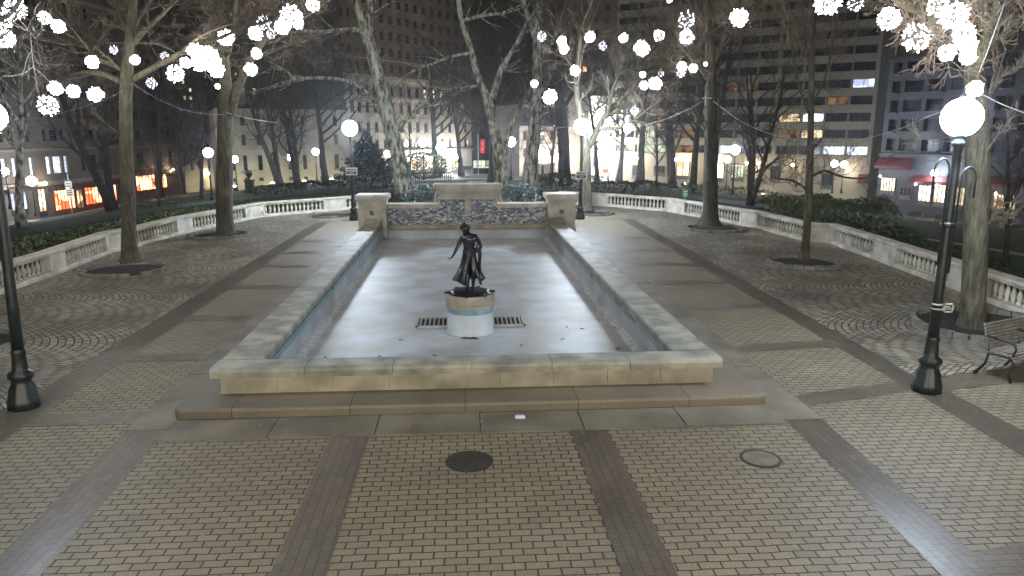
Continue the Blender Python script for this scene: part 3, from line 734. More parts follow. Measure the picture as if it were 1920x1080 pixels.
# ------------------------------------------------------------------ lamp posts
def lamp_post(loc, label, near=False, tilt=0, globe='globe', gr=.2, height=4.12, hooks=False, power=1):
    root = thing('lamp_post', label, 'lamp post', loc, group=None)
    n = 20 if near else 10
    mb = MB()
    fl = (lambda t, z: 1 + .05 * math.cos(t * 8)) if near else None
    mb.lathe([(.205, 0), (.205, .14), (.19, .16), (.19, .2), (.175, .22), (.17, .3), (.13, .38), (.125, .44), (.155, .46), (.165, .5), (.155, .54), (.11, .56), (.1, .6), (.085, .8), (.092, .82), (.092, .86), (.08, .88)], (0, 0, 0), n * 2, fn=fl)
    mb.build('base', MT['iron'], root, True)
    mb = MB(); k = height - .28
    mb.lathe([(.08, .86), (.072, 1.6), (.058, k - .5), (.058, k - .12), (.085, k - .1), (.085, k - .06), (.06, k - .04), (.07, k), (.12, k + .05), (.12, k + .07)], (0, 0, 0), n)
    mb.build('shaft', MT['iron'], root, True)
    mb = MB(); mb.ball((0, 0, height), gr, 16 if near else 12, 10 if near else 8); gl = mb.build('lamp_globe', MT[globe], root, True)
    mb = MB(); mb.lathe([(.06, height + gr - .012), (.05, height + gr + .03), (.015, height + gr + .07), (.012, height + gr + .14)], (0, 0, 0), 10); mb.build('finial', MT['iron'], root, True)
    if hooks:
        for s in (-1, 1):
            mb = MB(); zt = height - .84 + (.1 if s < 0 else -.02)
            pts = [(s * .09, -.02, zt - 1.4), (s * .1, -.02, zt)] + [(s * (.1 + .11 - .11 * math.cos(R(a))), -.02, zt + .16 * math.sin(R(a))) for a in range(20, 181, 20)] + [(s * .32, -.02, zt - .28)]
            mb.tube(pts, .016, 8); mb.build('hook_arm', MT['iron'], root, True)
        mb = MB(); mb.lathe([(.09, 0), (.1, .02), (.1, .05), (.09, .07)], (0, 0, 2.55), 12); mb.build('collar', MT['iron'], root, True)
    if tilt: root.rotation_euler = (0, R(tilt), 0)
    return root
lamp_post((-6.4, 10.35, 0), 'near black lamp post at the left edge of the photo, its globe out of frame', True, 1.6)
rl = lamp_post((7.12, 10.1, 0), 'nearest black lamp post with hook arms and dazzling globe on the right', True, .2, hooks=True, gr=.27)
lamp_post((-4.97, 33.4, 0), 'black lamp post with small sign left of the mosaic wall', True, gr=.33, globe='globerear')
lamp_post((5.45, 33.1, 0), 'black lamp post with small sign right of the mosaic wall', True, gr=.35, globe='globerear', height=4.2)
lamp_post((-3.6, -3.2, 0), 'added unseen lamp post behind the viewpoint, left of the pool axis', True, gr=.36, globe='globefill')
lamp_post((4.4, -3.0, 0), 'added unseen lamp post behind the viewpoint, right of the pool axis', True, gr=.36, globe='globefill')
# two unseen posts added behind the camera to brighten the foreground
# far lamps: (globe px x, y, label)
FAR = [(398, 288, 375, 'distant lamp post in the left lawn just left of the second left trunk'), (445, 300, 358, 'distant lamp post right of the second left trunk by the urn'),
       (544, 296, 347, 'distant lamp post before the pale stone building, between dark trunks'), (595, 286, 345, 'distant lamp post left of the dark conifer before the pale building'),
       (795, 268, 337, 'distant lamp post above the left round shrub'), (828, 278, 331, 'distant lamp post in the glare left of the parked vehicle'),
       (958, 268, 337, 'distant lamp post between the white forked plane trunks'), (1373, 283, 366, 'distant lamp post on the right lawn before the long concrete block'),
       (1361, 300, 356, 'small distant lamp post just left of the lawn lamp, before the concrete block'),
       (1560, 308, 362, 'left one of the twin lamps before the concrete block'), (1577, 309, 362, 'right one of the twin lamps before the concrete block'),
       (1746, 325, 382, 'distant lamp post before the red awning shops'), (1860, 347, 392, 'farthest right lamp post, small, right of the nearest right trunk'),
       (20, 322, 392, 'distant lamp by the left edge in front of the lit shop'), (68, 340, 405, 'bright distant lamp before the white shop entrance at left'),
       (1015, 286, 338, 'distant lamp left of the pale stone townhouse door'), (1140, 286, 338, 'distant lamp right of the arched stone doorway'), (728, 290, 338, 'distant lamp seen behind the leaning plane trunk')]
for (x, y, yb, lb) in FAR:
    dist = 4.1 * F / (yb - y)
    p = atd(x, yb, dist)
    # globe centre 4.0 m above the foot
    lamp_post((p.x, p.y, p.z), lb, False, globe='globefar', gr=(8.5 if x in (795, 828, 958, 1373, 398, 68) else 6) * dist / F, height=4.1)
# signs strapped to posts
def post_sign(loc, w, h, label, text, post_off, frame_only=False, rz=0):
    t = thing('post_sign', label, 'sign', loc, rz)
    mb = MB()
    if frame_only:
        b = .02
        mb.box(-w, w, -.01, .01, -h, -h + b * 1.2); mb.box(-w, w, -.01, .01, h - b * 1.2, h); mb.box(-w, -w + b, -.01, .01, -h, h); mb.box(w - b, w, -.01, .01, -h, h)
        mb.build('frame', MT['signwhite'], t)
        mb = MB(); mb.box(-w + b, w - b, -.004, .006, -h + b, h - b); mb.build('face', MT['signdark'], t)
        mb = MB(); mb.box(-.05, .045, -.016, -.005, -.02, -.008); mb.box(-.05, .03, -.016, -.005, .01, .022); mb.build('lettering', MT['signwhite'], t)
        mb = MB()
        for z in (-.03, .04): mb.lathe([(.085, z - .008), (.085, z + .008)], (post_off[0], post_off[1], 0), 14)
        mb.build('strap', MT['signwhite'], t)
    else:
        mb.cbox(-w, w, -.012, .012, -h, h, .01); mb.build('board', MT['signwhite'], t)
        mb = MB(); mb.box(-w + .04, w - .04, -.016, -.0125, -h * .62, h * .02)
        mb.build('dark_panel', MT['signdark'], t)
        mb = MB()
        for zz in (.35, .6):
            x = -w + .06
            rg = random.Random(5 + int(zz * 10))
            while x < w - .08:
                l = rg.uniform(.03, .09); mb.box(x, x + l, -.0165, -.0125, h * zz - .018, h * zz + .018); x += l + .02
        mb.build('lettering', MT['signdark'], t)
        mb = MB(); mb.box(-.1, .12, -.0195, -.0165, -h * .38, -h * .25); mb.build('arrow', MT['signwhite'], t)
    return t
post_sign((-4.97, 33.3, 2.22), .26, .17, 'small white notice board strapped to the left rear lamp post', '', (0, .1))
post_sign((5.45, 33.0, 2.02), .26, .18, 'small white notice board strapped to the right rear lamp post', '', (0, .1))
post_sign((7.22, 9.98, 1.35), .075, .07, 'tiny white framed plate strapped to the nearest right lamp post', '', (-.1, .1), True)
# ------------------------------------------------------------------ bronze statue
def skin_mesh(name, verts, edges, radii, mat, parent, sub=2, root=0):
    me = bpy.data.meshes.new(name); me.from_pydata(verts, edges, []); o = bpy.data.objects.new(name, me); C.objects.link(o)
    md = o.modifiers.new('s', 'SKIN'); md.use_smooth_shade = True
    for i, r_ in enumerate(radii):
        rr = r_ if isinstance(r_, tuple) else (r_, r_)
        me.skin_vertices[0].data[i].radius = rr; me.skin_vertices[0].data[i].use_root = (i == root)
    o.modifiers.new('b', 'SUBSURF').levels = sub
    dg = bpy.context.evaluated_depsgraph_get(); ev = o.evaluated_get(dg); m2 = bpy.data.meshes.new_from_object(ev)
    o.modifiers.clear(); o.data = m2; m2.materials.clear(); m2.materials.append(mat); m2.polygons.foreach_set('use_smooth', [True] * len(m2.polygons))
    o.parent = parent; return o
SZ = .735
st = thing('bronze_statue', 'dark bronze statue of a draped girl with outstretched arm on a round base', 'statue', (PX, PY, SZ))
V, E_, RD = [], [], []
def jn(p, r_, par=None):
    V.append(p); RD.append(r_); i = len(V) - 1
    if par is not None: E_.append((par, i))
    return i
pel = jn((0, 0, .80), (.125, .1)); wai = jn((-.005, -.01, .90), (.098, .08), pel); che = jn((-.01, -.03, 1.04), (.13, .095), wai); uch = jn((-.02, -.03, 1.12), (.1, .07), che)
nek = jn((-.045, -.05, 1.2), .042, uch); hd0 = jn((-.07, -.075, 1.25), .05, nek); hd1 = jn((-.085, -.085, 1.31), (.075, .085), hd0); hd2 = jn((-.09, -.08, 1.37), (.06, .07), hd1)
# her right arm (viewer's left)
s1 = jn((-.135, -.03, 1.12), .052, uch); e1 = jn((-.225, -.08, .95), .036, s1); e1b = jn((-.26, -.13, .88), .032, e1); w1 = jn((-.31, -.2, .80), .021, e1b); h1 = jn((-.335, -.235, .775), (.03, .016), w1); h1b = jn((-.36, -.27, .765), (.03, .013), h1)
# her left arm
s2 = jn((.11, -.02, 1.14), .052, uch); e2 = jn((.20, .01, .95), .037, s2); e2b = jn((.19, -.06, .90), .032, e2); w2 = jn((.14, -.12, .86), .022, e2b); h2 = jn((.115, -.15, .855), (.028, .016), w2)
# legs
l1 = jn((.055, -.01, .74), .078, pel); k1 = jn((.06, -.10, .44), .05, l1); c1 = jn((.06, -.06, .32), .046, k1); a1 = jn((.05, -.05, .1), .027, c1); f1 = jn((.045, -.08, .06), .03, a1); t1 = jn((.045, -.17, .045), .026, f1)
l2 = jn((-.055, .01, .74), .078, pel); k2 = jn((-.05, -.02, .44), .052, l2); a2 = jn((-.03, .08, .12), .03, k2); f2 = jn((-.04, .04, .055), .028, a2); t2 = jn((-.05, -.03, .04), .024, f2)
skin_mesh('body', V, E_, RD, MT['bronze'], st)
# fingers, each a short chain rooted inside the palm
def fingers(c, d, n_, up, sgn, curl):
    c, d, n_, up = Vector(c), Vector(d).normalized(), Vector(n_).normalized(), Vector(up).normalized()
    for i, L_ in enumerate((.05, .056, .052, .042)):
        off = n_ * ((i - 1.5) * .0135)
        p0 = c + off; p1 = p0 + d * L_ * .45; p2 = p1 + (d + up * curl).normalized() * L_ * .35; p3 = p2 + (d + up * curl * 2.2).normalized() * L_ * .28
        skin_mesh('finger', [tuple(p0), tuple(p1), tuple(p2), tuple(p3)], [(0, 1), (1, 2), (2, 3)], [.008, .0075, .007, .005], MT['bronze'], st, 1)
    p0 = c - d * .03 + n_ * .022 * sgn; p1 = p0 + (n_ * sgn * .8 + d * .6).normalized() * .022; p2 = p1 + (n_ * sgn * .3 + d + up * curl * .5).normalized() * .024
    skin_mesh('thumb', [tuple(p0), tuple(p1), tuple(p2)], [(0, 1), (1, 2)], [.009, .008, .006], MT['bronze'], st, 1)
fingers((-.372, -.285, .762), (-.7, -.65, -.1), (.65, -.7, .2), (0, 0, 1), 1, .5)
fingers((.10, -.165, .85), (-.8, -.5, -.2), (0, .2, 1), (0, 1, 0), 1, .7)
# face: nose, brow, mouth, ears and eyes as small forms; hair
mb = MB(); FD = Vector((-.25, -.8, -.35)).normalized(); HC_ = Vector((-.088, -.088, 1.315)); RX = Vector((.95, -.28, 0)).normalized(); UPV = RX.cross(FD) * -1
if UPV.z < 0: UPV = -UPV
for u, w, z_, r_ in ((0, .078, 0, .014), (0, .074, .018, .01), (0, .074, -.03, .013), (-.026, .07, .022, .011), (.026, .07, .022, .011), (-.075, -.005, 0, .018), (.075, -.005, 0, .018), (0, .066, -.05, .018)):
    mb.ball(HC_ + RX * u + FD * w + UPV * z_, r_, 8, 6)
mb.build('face_features', MT['bronze'], st, True)
mb = MB()
for k in range(70):
    a = k * 2.4; zz = 1 - k / 70 * 1.3; rr = math.sqrt(max(0, 1 - zz * zz)) * .078
    p = Vector((rr * math.cos(a), rr * math.sin(a), zz * .082))
    if p.dot(FD) > .035 and p.z < .045: continue
    mb.ball(HC_ + p + Vector((0, 0.005, .008)), .019, 6, 4)
mb.ball(HC_ + Vector((.02, .08, .0)), .035, 8, 6); mb.build('hair', MT['bronze'], st, True)
# drapery
mb = MB(); nA, nZ = 96, 22; gap = R(24)
o = 0
for k in range(nZ + 1):
    t = k / nZ; z = .885 - .7 * t
    for j in range(nA + 1):
        a = -math.pi / 2 + R(14) + gap * (.15 + .85 * min(1, t * 2.2)) + (2 * math.pi - 2 * gap * (.15 + .85 * min(1, t * 2.2))) * j / nA
        rx = .115 + .02 * t + .135 * t ** 2.2; ry = .095 + .03 * t + .15 * t ** 1.8
        fold = 1 + (.05 + .12 * t) * math.sin(a * 9 + 2.5 * t) * t ** .4 + .04 * t * math.sin(a * 23 + 3 * t)
        sway = -.02 * t; zz = z + .05 * t * math.sin(a * 2.0 + .8) + .03 * t * abs(math.cos(a)) - .02 * t * math.sin(a * 9)
        mb.v.append((rx * math.cos(a) * fold + sway, ry * math.sin(a) * fold + .06 * t, zz))
for k in range(nZ):
    for j in range(nA):
        q = k * (nA + 1) + j; mb.f.append((q, q + nA + 1, q + nA + 2, q + 1)); mb.m.append(0)
dr = mb.build('drapery', MT['bronze'], st, True); so = dr.modifiers.new('t', 'SOLIDIFY'); so.thickness = .012
mb = MB()  # bunched cloth over the hip and arm
for i in range(9):
    a = R(-110 + i * 26); mb.tube([(.1 * math.cos(a), .09 * math.sin(a), .9), (.118 * math.cos(a + .3), .105 * math.sin(a + .3), .86), (.125 * math.cos(a + .5), .11 * math.sin(a + .5), .8)], [.012, .02, .01], 6)
mb.tube([(.17, -.05, .9), (.18, -.06, .78), (.17, -.05, .6), (.19, -.02, .42)], [.03, .035, .03, .015], 8)
mb.build('sash', MT['bronze'], st, True)
# the bird tucked under her left arm
db = thing('bird_figure', 'small bronze bird tucked under the left arm of the statue', 'statue', (PX + .15, PY - .04, SZ + .9))
mb = MB(); mb.ball((0, -.02, 0), .055, 10, 8, sq=(.8, 1.5, .8)); mb.build('bird_body', MT['bronze'], db, True)
mb = MB(); mb.tube([(0, -.08, .02), (.0, -.11, .07), (-.01, -.13, .09)], [.022, .016, .02], 8); mb.ball((-.01, -.135, .095), .022, 8, 6); mb.tube([(-.01, -.15, .093), (-.01, -.185, .085)], [.009, .003], 6); mb.build('bird_head', MT['bronze'], db, True)
mb = MB()
mb.lathe([(.40, 0), (.41, .015), (.405, .05), (.37, .065), (.345, .07), (.34, .09), (.32, .095)], (0, 0, -.06), 40)
for a in (0, 180, 255, 300, 60, 120):
    x, y = .39 * math.cos(R(a)), .39 * math.sin(R(a)); mb.ball((x, y, .0), .055, 8, 6, sq=(1, 1, .6)); mb.ball((x * 1.13, y * 1.13, .0), .025, 6, 4)
mb.build('bronze_base', MT['bronze'], st, True)
st.rotation_euler = (0, 0, R(6)); st.scale = (1.13, 1.13, 1.0)

# ------------------------------------------------------------------ trees
def rvec(rg): return Vector((rg.gauss(0, 1), rg.gauss(0, 1), rg.gauss(0, 1))).normalized()
def branch(out, p, d, L_, r_, lvl, rg, up=.06, wob=.22, dens=1.0):
    n = 5 if lvl > 1 else 4
    pts = [p]; rad = [r_]; dirs = [d]
    for i in range(n):
        d = (d + rvec(rg) * wob + Vector((0, 0, up))).normalized(); p = p + d * (L_ / n); pts.append(p); rad.append(max(r_ * (1 - .75 * (i + 1) / n), .004)); dirs.append(d)
    out.append((pts, rad, lvl))
    if lvl > 0:
        k = int(rg.randint(3, 5) * dens + .5)
        for _ in range(k):
            t = rg.uniform(.25, 1); i = min(n - 1, int(t * n)); q = pts[i].lerp(pts[i + 1], t * n - i)
            side = dirs[i].cross(rvec(rg)).normalized(); a = rg.uniform(.5, 1.0)
            branch(out, q, (dirs[i] * math.cos(a) + side * math.sin(a)).normalized(), L_ * rg.uniform(.45, .72), max(r_ * .5 * (1 - .4 * t), .005), lvl - 1, rg, up, wob, dens)
def emit_branches(out, limb, twig, thr=.028):
    for pts, rad, lvl in out:
        if rad[0] > thr: limb.tube(pts, rad, 6, cap=False)
        else: twig.tube(pts, [max(r_, .0065) for r_ in rad], 3, cap=False)
def smooth_path(pts, k=3):
    out = []
    P = [pts[0]] + pts + [pts[-1]]
    for i in range(1, len(P) - 2):
        for j in range(k):
            t = j / k; a, b, c, d = P[i - 1], P[i], P[i + 1], P[i + 2]
            out.append(tuple(.5 * ((2 * b[q]) + (-a[q] + c[q]) * t + (2 * a[q] - 5 * b[q] + 4 * c[q] - d[q]) * t * t + (-a[q] + 3 * b[q] - 3 * c[q] + d[q]) * t ** 3) for q in range(len(b))))
    out.append(tuple(pts[-1])); return out
def traced_tree(label, base_px, limbs, seed, Y=None, bark='bark', twigs=(6, 3, 1.6), tw='twig', z0=0.0, lean=.35, side_depth=1.0, cat='tree', group=None, name='bare_tree', up=.06, wob=.22):
    """limbs: list of [(x, y, r) ...] in photo pixels, first is the trunk. Depth of each limb wanders away from the trunk's plane.
       twigs = (branches per limb, levels, length)"""
    rg = random.Random(seed)
    b = gz(base_px[0], base_px[1], z0) if Y is None else at(base_px[0], base_px[1], Y)
    Yb = b.y
    root = thing(name, label, cat, (b.x, b.y, b.z), group=group)
    limb, twig = MB(), MB(); trunk = MB()
    for li, L_ in enumerate(limbs):
        L3 = smooth_path([tuple(map(float, p)) for p in L_])
        dy = 0 if li == 0 else rg.choice((-1, 1)) * rg.uniform(.15, .5) * side_depth
        pts, rad = [], []
        n = len(L3)
        for i, (x, y, r_) in enumerate(L3):
            t = i / (n - 1); Yp = Yb + dy * t * 3.0 * (.6 + t); p = at(x, y, Yp); pts.append(p); rad.append(max(.01, r_ * (p - EYE).dot(CF) / F))
        if li == 0:
            ph = rg.uniform(0, 6)
            trunk.tube(pts, rad, 14, jit=lambda i, j: 1 + .035 * math.sin(j * 1.8 + ph + i * .3) + (.12 * math.sin(j * 2.69 + ph) if i == 0 else 0))
        else: trunk.tube(pts, rad, 8)
        out = []
        cnt, lv, ln = twigs; cnt = int(cnt * 1.7)
        if li == 0: cnt = max(1, cnt // 2)
        for _ in range(cnt):
            t = rg.uniform(.45 if li == 0 else .3, 1); i = min(n - 2, int(t * (n - 1))); q = pts[i]; d = (pts[i + 1] - pts[i]).normalized()
            side = d.cross(rvec(rg)).normalized(); a = rg.uniform(.5, 1.1)
            branch(out, q, (d * math.cos(a) + side * math.sin(a)).normalized(), ln * rg.uniform(.6, 1.2), min(rad[i] * .45, .05), lv, rg, up, wob)
        q = pts[-1]; d = (pts[-1] - pts[-2]).normalized(); branch(out, q, d, ln * 1.2, min(rad[-1], .05), lv, rg, up, wob)
        emit_branches(out, limb, twig)
    trunk.build('trunk', MT[bark], root, True, world=True)
    limb.add(twig.v, twig.f, 1)
    if limb.v: limb.build('crown', [MT[bark], MT[tw]], root, world=True)
    return root
# T1 .. near and middle trees, traced
traced_tree('tall near left bare tree rising from the round pit, hung with light balls', (245, 492), [
    [(245, 494, 26), (245, 482, 18), (242, 460, 13.5), (241, 400, 12), (237, 300, 11.5), (236, 200, 11), (238, 140, 11), (243, 80, 9), (248, 30, 7.5), (252, -40, 6)],
    [(230, 155, 6), (215, 148, 5.5), (190, 139, 5), (162, 136, 4.5), (130, 142, 3), (104, 150, 2)],
    [(230, 130, 5), (205, 120, 4), (180, 108, 3), (150, 72, 2.5), (120, 38, 2.2), (106, 27, 2), (92, 26, 1.5)],
    [(247, 150, 6), (285, 128, 5.5), (320, 110, 5), (345, 95, 4.5), (375, 80, 4), (410, 72, 3.5), (450, 55, 2.5), (500, 40, 2)],
    [(340, 96, 3.5), (370, 72, 3), (400, 55, 3), (440, 42, 2.5), (485, 22, 2)],
    [(250, 80, 6), (270, 58, 5), (300, 30, 4), (330, 0, 3.5), (360, -30, 3)],
    [(235, 81, 2.5), (205, 80, 2), (180, 76, 1.6), (160, 68, 1.2)], [(252, 81, 2.5), (295, 82, 2), (325, 96, 1.6)],
    [(244, 60, 5), (262, 30, 4), (285, -5, 3.5), (300, -40, 3)], [(243, 70, 4), (225, 30, 3), (215, -10, 3)]], 11, twigs=(4, 2, 1.1))
traced_tree('second left bare tree forking low, trunk lit yellowish, in the round pit by the balustrade', (423, 440), [
    [(423, 442, 24), (423, 432, 18), (421, 400, 15), (421, 330, 14.5), (422, 250, 13.5), (422, 180, 13), (419, 110, 10.5), (412, 60, 9), (404, 0, 7), (400, -40, 6)],
    [(430, 215, 10), (442, 175, 9), (460, 130, 8), (480, 95, 7.5), (505, 60, 6.5), (530, 25, 5.5), (555, -20, 5)],
    [(422, 110, 7), (435, 70, 6), (440, 20, 5), (445, -30, 4)], [(470, 112, 5), (510, 95, 3.5), (550, 80, 2.5), (590, 70, 2)],
    [(412, 70, 5), (395, 40, 4), (375, 10, 3)], [(490, 80, 4), (520, 75, 3), (560, 40, 2.5), (600, 15, 2)]], 12, twigs=(5, 3, 1.3))
traced_tree('pale bare plane tree leaning left beyond the balustrade, forked near the top', (757, 352), [
    [(760, 362, 21), (757, 345, 18), (748, 300, 15.5), (735, 250, 14), (720, 190, 13), (708, 140, 12), (695, 90, 11), (685, 60, 10), (672, 20, 7), (664, -20, 6)],
    [(694, 75, 8), (695, 40, 6), (694, 0, 5.5), (693, -30, 5)], [(700, 70, 4), (670, 56, 4), (640, 56, 3.5), (600, 60, 3), (560, 58, 2.8), (525, 72, 2)],
    [(740, 262, 4), (715, 215, 3.5), (690, 175, 3), (650, 152, 3), (600, 146, 3), (552, 150, 2.8), (500, 165, 2.2)], [(552, 150, 2.6), (535, 132, 2.4), (515, 128, 2), (490, 138, 1.6)],
    [(735, 250, 4), (780, 205, 2.5), (800, 170, 1.8)]], 13, bark='plane', twigs=(5, 2, 2.2), Y=54, tw='twigd')
traced_tree('white mottled plane tree forked like a Y behind the right shrub', (945, 350), [
    [(947, 362, 12), (943, 330, 11.5), (934, 280, 10.5), (923, 230, 10), (915, 190, 9), (905, 165, 6.5), (893, 135, 6), (884, 95, 5.5), (872, 60, 5), (862, 20, 4.5), (858, -20, 4)],
    [(922, 185, 7), (932, 155, 6), (942, 125, 5.5), (958, 100, 4.5), (975, 70, 4), (990, 40, 3.5)],
    [(885, 100, 3.5), (850, 105, 2.5), (815, 118, 2), (780, 130, 1.5)], [(866, 40, 3.5), (900, 30, 3), (950, 24, 2.5)], [(945, 290, 6), (952, 255, 5.5), (968, 215, 5), (988, 180, 4.5), (1010, 140, 4)], [(900, 160, 3), (870, 165, 2), (840, 168, 1.5)]], 14, bark='plane', twigs=(5, 2, 2.2), Y=57, tw='twigd')
traced_tree('tall straight plane tree with double trunk right of the forked white plane', (1000, 352), [
    [(996, 366, 12), (996, 340, 11.5), (1001, 280, 10.5), (1005, 200, 9.5), (1007, 120, 9), (1009, 60, 8), (1012, 10, 6.5), (1016, -30, 5.5)],
    [(984, 360, 9), (990, 300, 6.5), (996, 240, 6), (1000, 200, 5)], [(1003, 70, 5), (990, 35, 4.5), (978, -10, 4)], [(1010, 110, 4), (1040, 70, 3), (1050, 40, 2.4)], [(1000, 210, 3), (1020, 160, 2.5), (1050, 120, 2)]], 15, bark='plane', twigs=(6, 3, 2.0), Y=56, tw='twigd')
traced_tree('dark thick straight trunk between the double plane and the right rear lamp post', (1058, 340), [
    [(1061, 348, 13), (1058, 320, 11.5), (1056, 260, 11), (1050, 200, 10), (1044, 140, 8), (1040, 80, 6)], [(1052, 210, 5), (1075, 170, 3), (1085, 120, 2.5)]], 16, bark='barkd', twigs=(6, 3, 2.2), Y=66, tw='twigd')
traced_tree('grey bare tree rising from the pit beside the right rear lamp post, long right limb', (1099, 392), [
    [(1101, 396, 14), (1100, 380, 10.5), (1099, 330, 9.5), (1098, 280, 10), (1092, 240, 7), (1084, 190, 6), (1080, 150, 5), (1084, 110, 4), (1090, 60, 3.5)],
    [(1103, 275, 8), (1118, 250, 6.5), (1130, 225, 5.5), (1150, 200, 5), (1185, 165, 4.5), (1215, 130, 4), (1245, 110, 3.2), (1285, 100, 2.2)],
    [(1125, 240, 4), (1160, 240, 3), (1190, 225, 2.5), (1215, 205, 2)], [(1083, 150, 4), (1070, 120, 3), (1050, 85, 2.5), (1020, 50, 2)], [(1084, 140, 3), (1095, 80, 2.6), (1105, 52, 2.2)], [(1140, 210, 4), (1150, 165, 3), (1170, 120, 2.5)]], 17, twigs=(6, 2, 1.4), Y=35.5)
traced_tree('big dark straight bare tree in the right round pit before the balustrade', (1328, 425), [
    [(1330, 428, 30), (1330, 415, 20), (1332, 395, 14), (1332, 340, 12.5), (1333, 280, 12), (1333, 200, 11.5), (1332, 120, 10.5), (1331, 60, 9), (1328, 0, 8), (1326, -40, 7)],
    [(1326, 140, 7), (1305, 115, 5.5), (1285, 90, 4.5), (1272, 78, 4), (1262, 50, 3)], [(1338, 125, 7), (1352, 90, 5.5), (1368, 50, 4.5), (1385, 0, 4)], [(1300, 105, 4), (1330, 65, 3), (1380, 30, 2.6), (1430, 0, 2.2)],
    [(1322, 155, 4), (1290, 135, 3), (1262, 118, 2.6), (1230, 128, 2.2)], [(1330, 50, 5), (1300, 15, 4), (1280, -30, 3.4)]], 18, bark='barkd', twigs=(7, 3, 1.5))
traced_tree('slim young bare tree with upright twiggy crown in the right round pit', (1507, 488), [
    [(1507, 492, 16), (1508, 480, 10), (1512, 440, 7.5), (1517, 350, 7), (1520, 250, 6), (1521, 170, 5.2), (1523, 100, 4.5), (1527, 30, 3.5), (1530, -30, 3)],
    [(1517, 335, 2.6), (1545, 320, 2.2), (1580, 332, 1.8), (1620, 335, 1.2)], [(1520, 200, 2.4), (1545, 150, 2), (1560, 90, 1.8), (1572, 20, 1.5)], [(1520, 220, 2.4), (1500, 170, 2.2), (1488, 110, 2), (1478, 40, 1.6)],
    [(1522, 150, 2.4), (1512, 90, 2), (1505, 20, 1.6)], [(1518, 360, 2), (1490, 340, 1.6), (1460, 335, 1.2)]], 19, twigs=(7, 2, 1.1), up=.2)
traced_tree('nearest right tree with thick pale trunk and a heavy limb full of light balls', (1822, 618), [
    [(1822, 630, 34), (1822, 612, 27), (1824, 580, 22), (1828, 500, 21), (1832, 400, 21), (1834, 300, 20), (1832, 220, 19), (1828, 160, 18), (1826, 115, 16)],
    [(1830, 130, 14), (1842, 90, 12), (1856, 50, 10), (1870, 10, 9), (1880, -40, 8)], [(1822, 115, 12), (1800, 88, 11), (1770, 58, 10), (1730, 28, 9), (1685, 0, 8), (1650, -20, 7)],
    [(1824, 120, 9), (1822, 70, 8), (1812, 20, 7), (1805, -40, 6)], [(1872, 5, 5), (1890, 2, 4), (1920, 14, 3.5), (1950, 25, 3)], [(1860, 50, 4), (1830, 35, 3), (1800, 35, 2), (1780, 50, 1.5)]], 20, twigs=(6, 3, .9), side_depth=.5, bark='bark')
# left-edge tree whose branches carry the nearest left balls
traced_tree('bare tree left of the frame whose branch ends carry the nearest left light balls', (-130, 655), [
    [(-130, 660, 26), (-125, 620, 20), (-115, 400, 17), (-110, 200, 15), (-105, 80, 12), (-100, -40, 9)], [(-108, 120, 8), (-60, 70, 6), (-20, 40, 5), (15, 30, 4), (45, -10, 3)], [(-60, 72, 4), (-20, 80, 3), (15, 60, 2)]], 21, twigs=(4, 2, .9))

# background trees: prototypes copied with their parts
def proto_tree(seed, hgt, r0, bark='barkd', tw='twigd', multi=1, lv=3, spread=1.0, low=.3):
    rg = random.Random(seed); root = thing('bare_tree', 'x', 'tree', (0, 0, -500)); tr, lm, twg = MB(), MB(), MB(); out = []
    for mth_ in range(multi):
        d = Vector((rg.uniform(-.3, .3), rg.uniform(-.3, .3), 1)).normalized() if multi > 1 else Vector((rg.uniform(-.06, .06), rg.uniform(-.06, .06), 1)).normalized()
        p = Vector((0, 0, -.2)); pts = [p]; rad = [r0 * 1.5]; n = 9; hh = hgt * (.75 if multi > 1 else .8)
        for i in range(n): d = (d + rvec(rg) * .07 + Vector((0, 0, .08))).normalized(); p = p + d * hh / n; pts.append(p); rad.append(r0 * (1 - .8 * (i + 1) / n) + .015)
        rad[1] = r0; tr.tube(pts, rad, 9)
        NB = int(15 / multi ** .5)
        for k in range(NB):
            t = low + (1 - low) * (k + rg.random() * .6) / NB; t = min(t, .99); i = min(n - 1, int(t * n)); q = pts[i].lerp(pts[i + 1], t * n - i); a = rg.uniform(0, 6.28)
            branch(out, q, Vector((math.cos(a) * spread, math.sin(a) * spread, rg.uniform(.5, 1.2))).normalized(), hgt * rg.uniform(.22, .36), rad[i] * .5, lv, rg, .05, .2)
    emit_branches(out, lm, twg, .03)
    tr.build('trunk', MT[bark], root, True); lm.add(twg.v, twg.f, 1); lm.build('crown', [MT[bark], MT[tw]], root)
    root['_protoh'] = hgt
    return root
PT = {'a': proto_tree(101, 14, .26), 'b': proto_tree(102, 17, .3, spread=.8), 'c': proto_tree(103, 9, .14, multi=3, low=.25), 'p': proto_tree(104, 20, .36, bark='plane', low=.4),
      's': proto_tree(105, 6.5, .1, lv=2), 'd': proto_tree(106, 15, .3, bark='barkd', multi=2, low=.25)}
used_p = set()
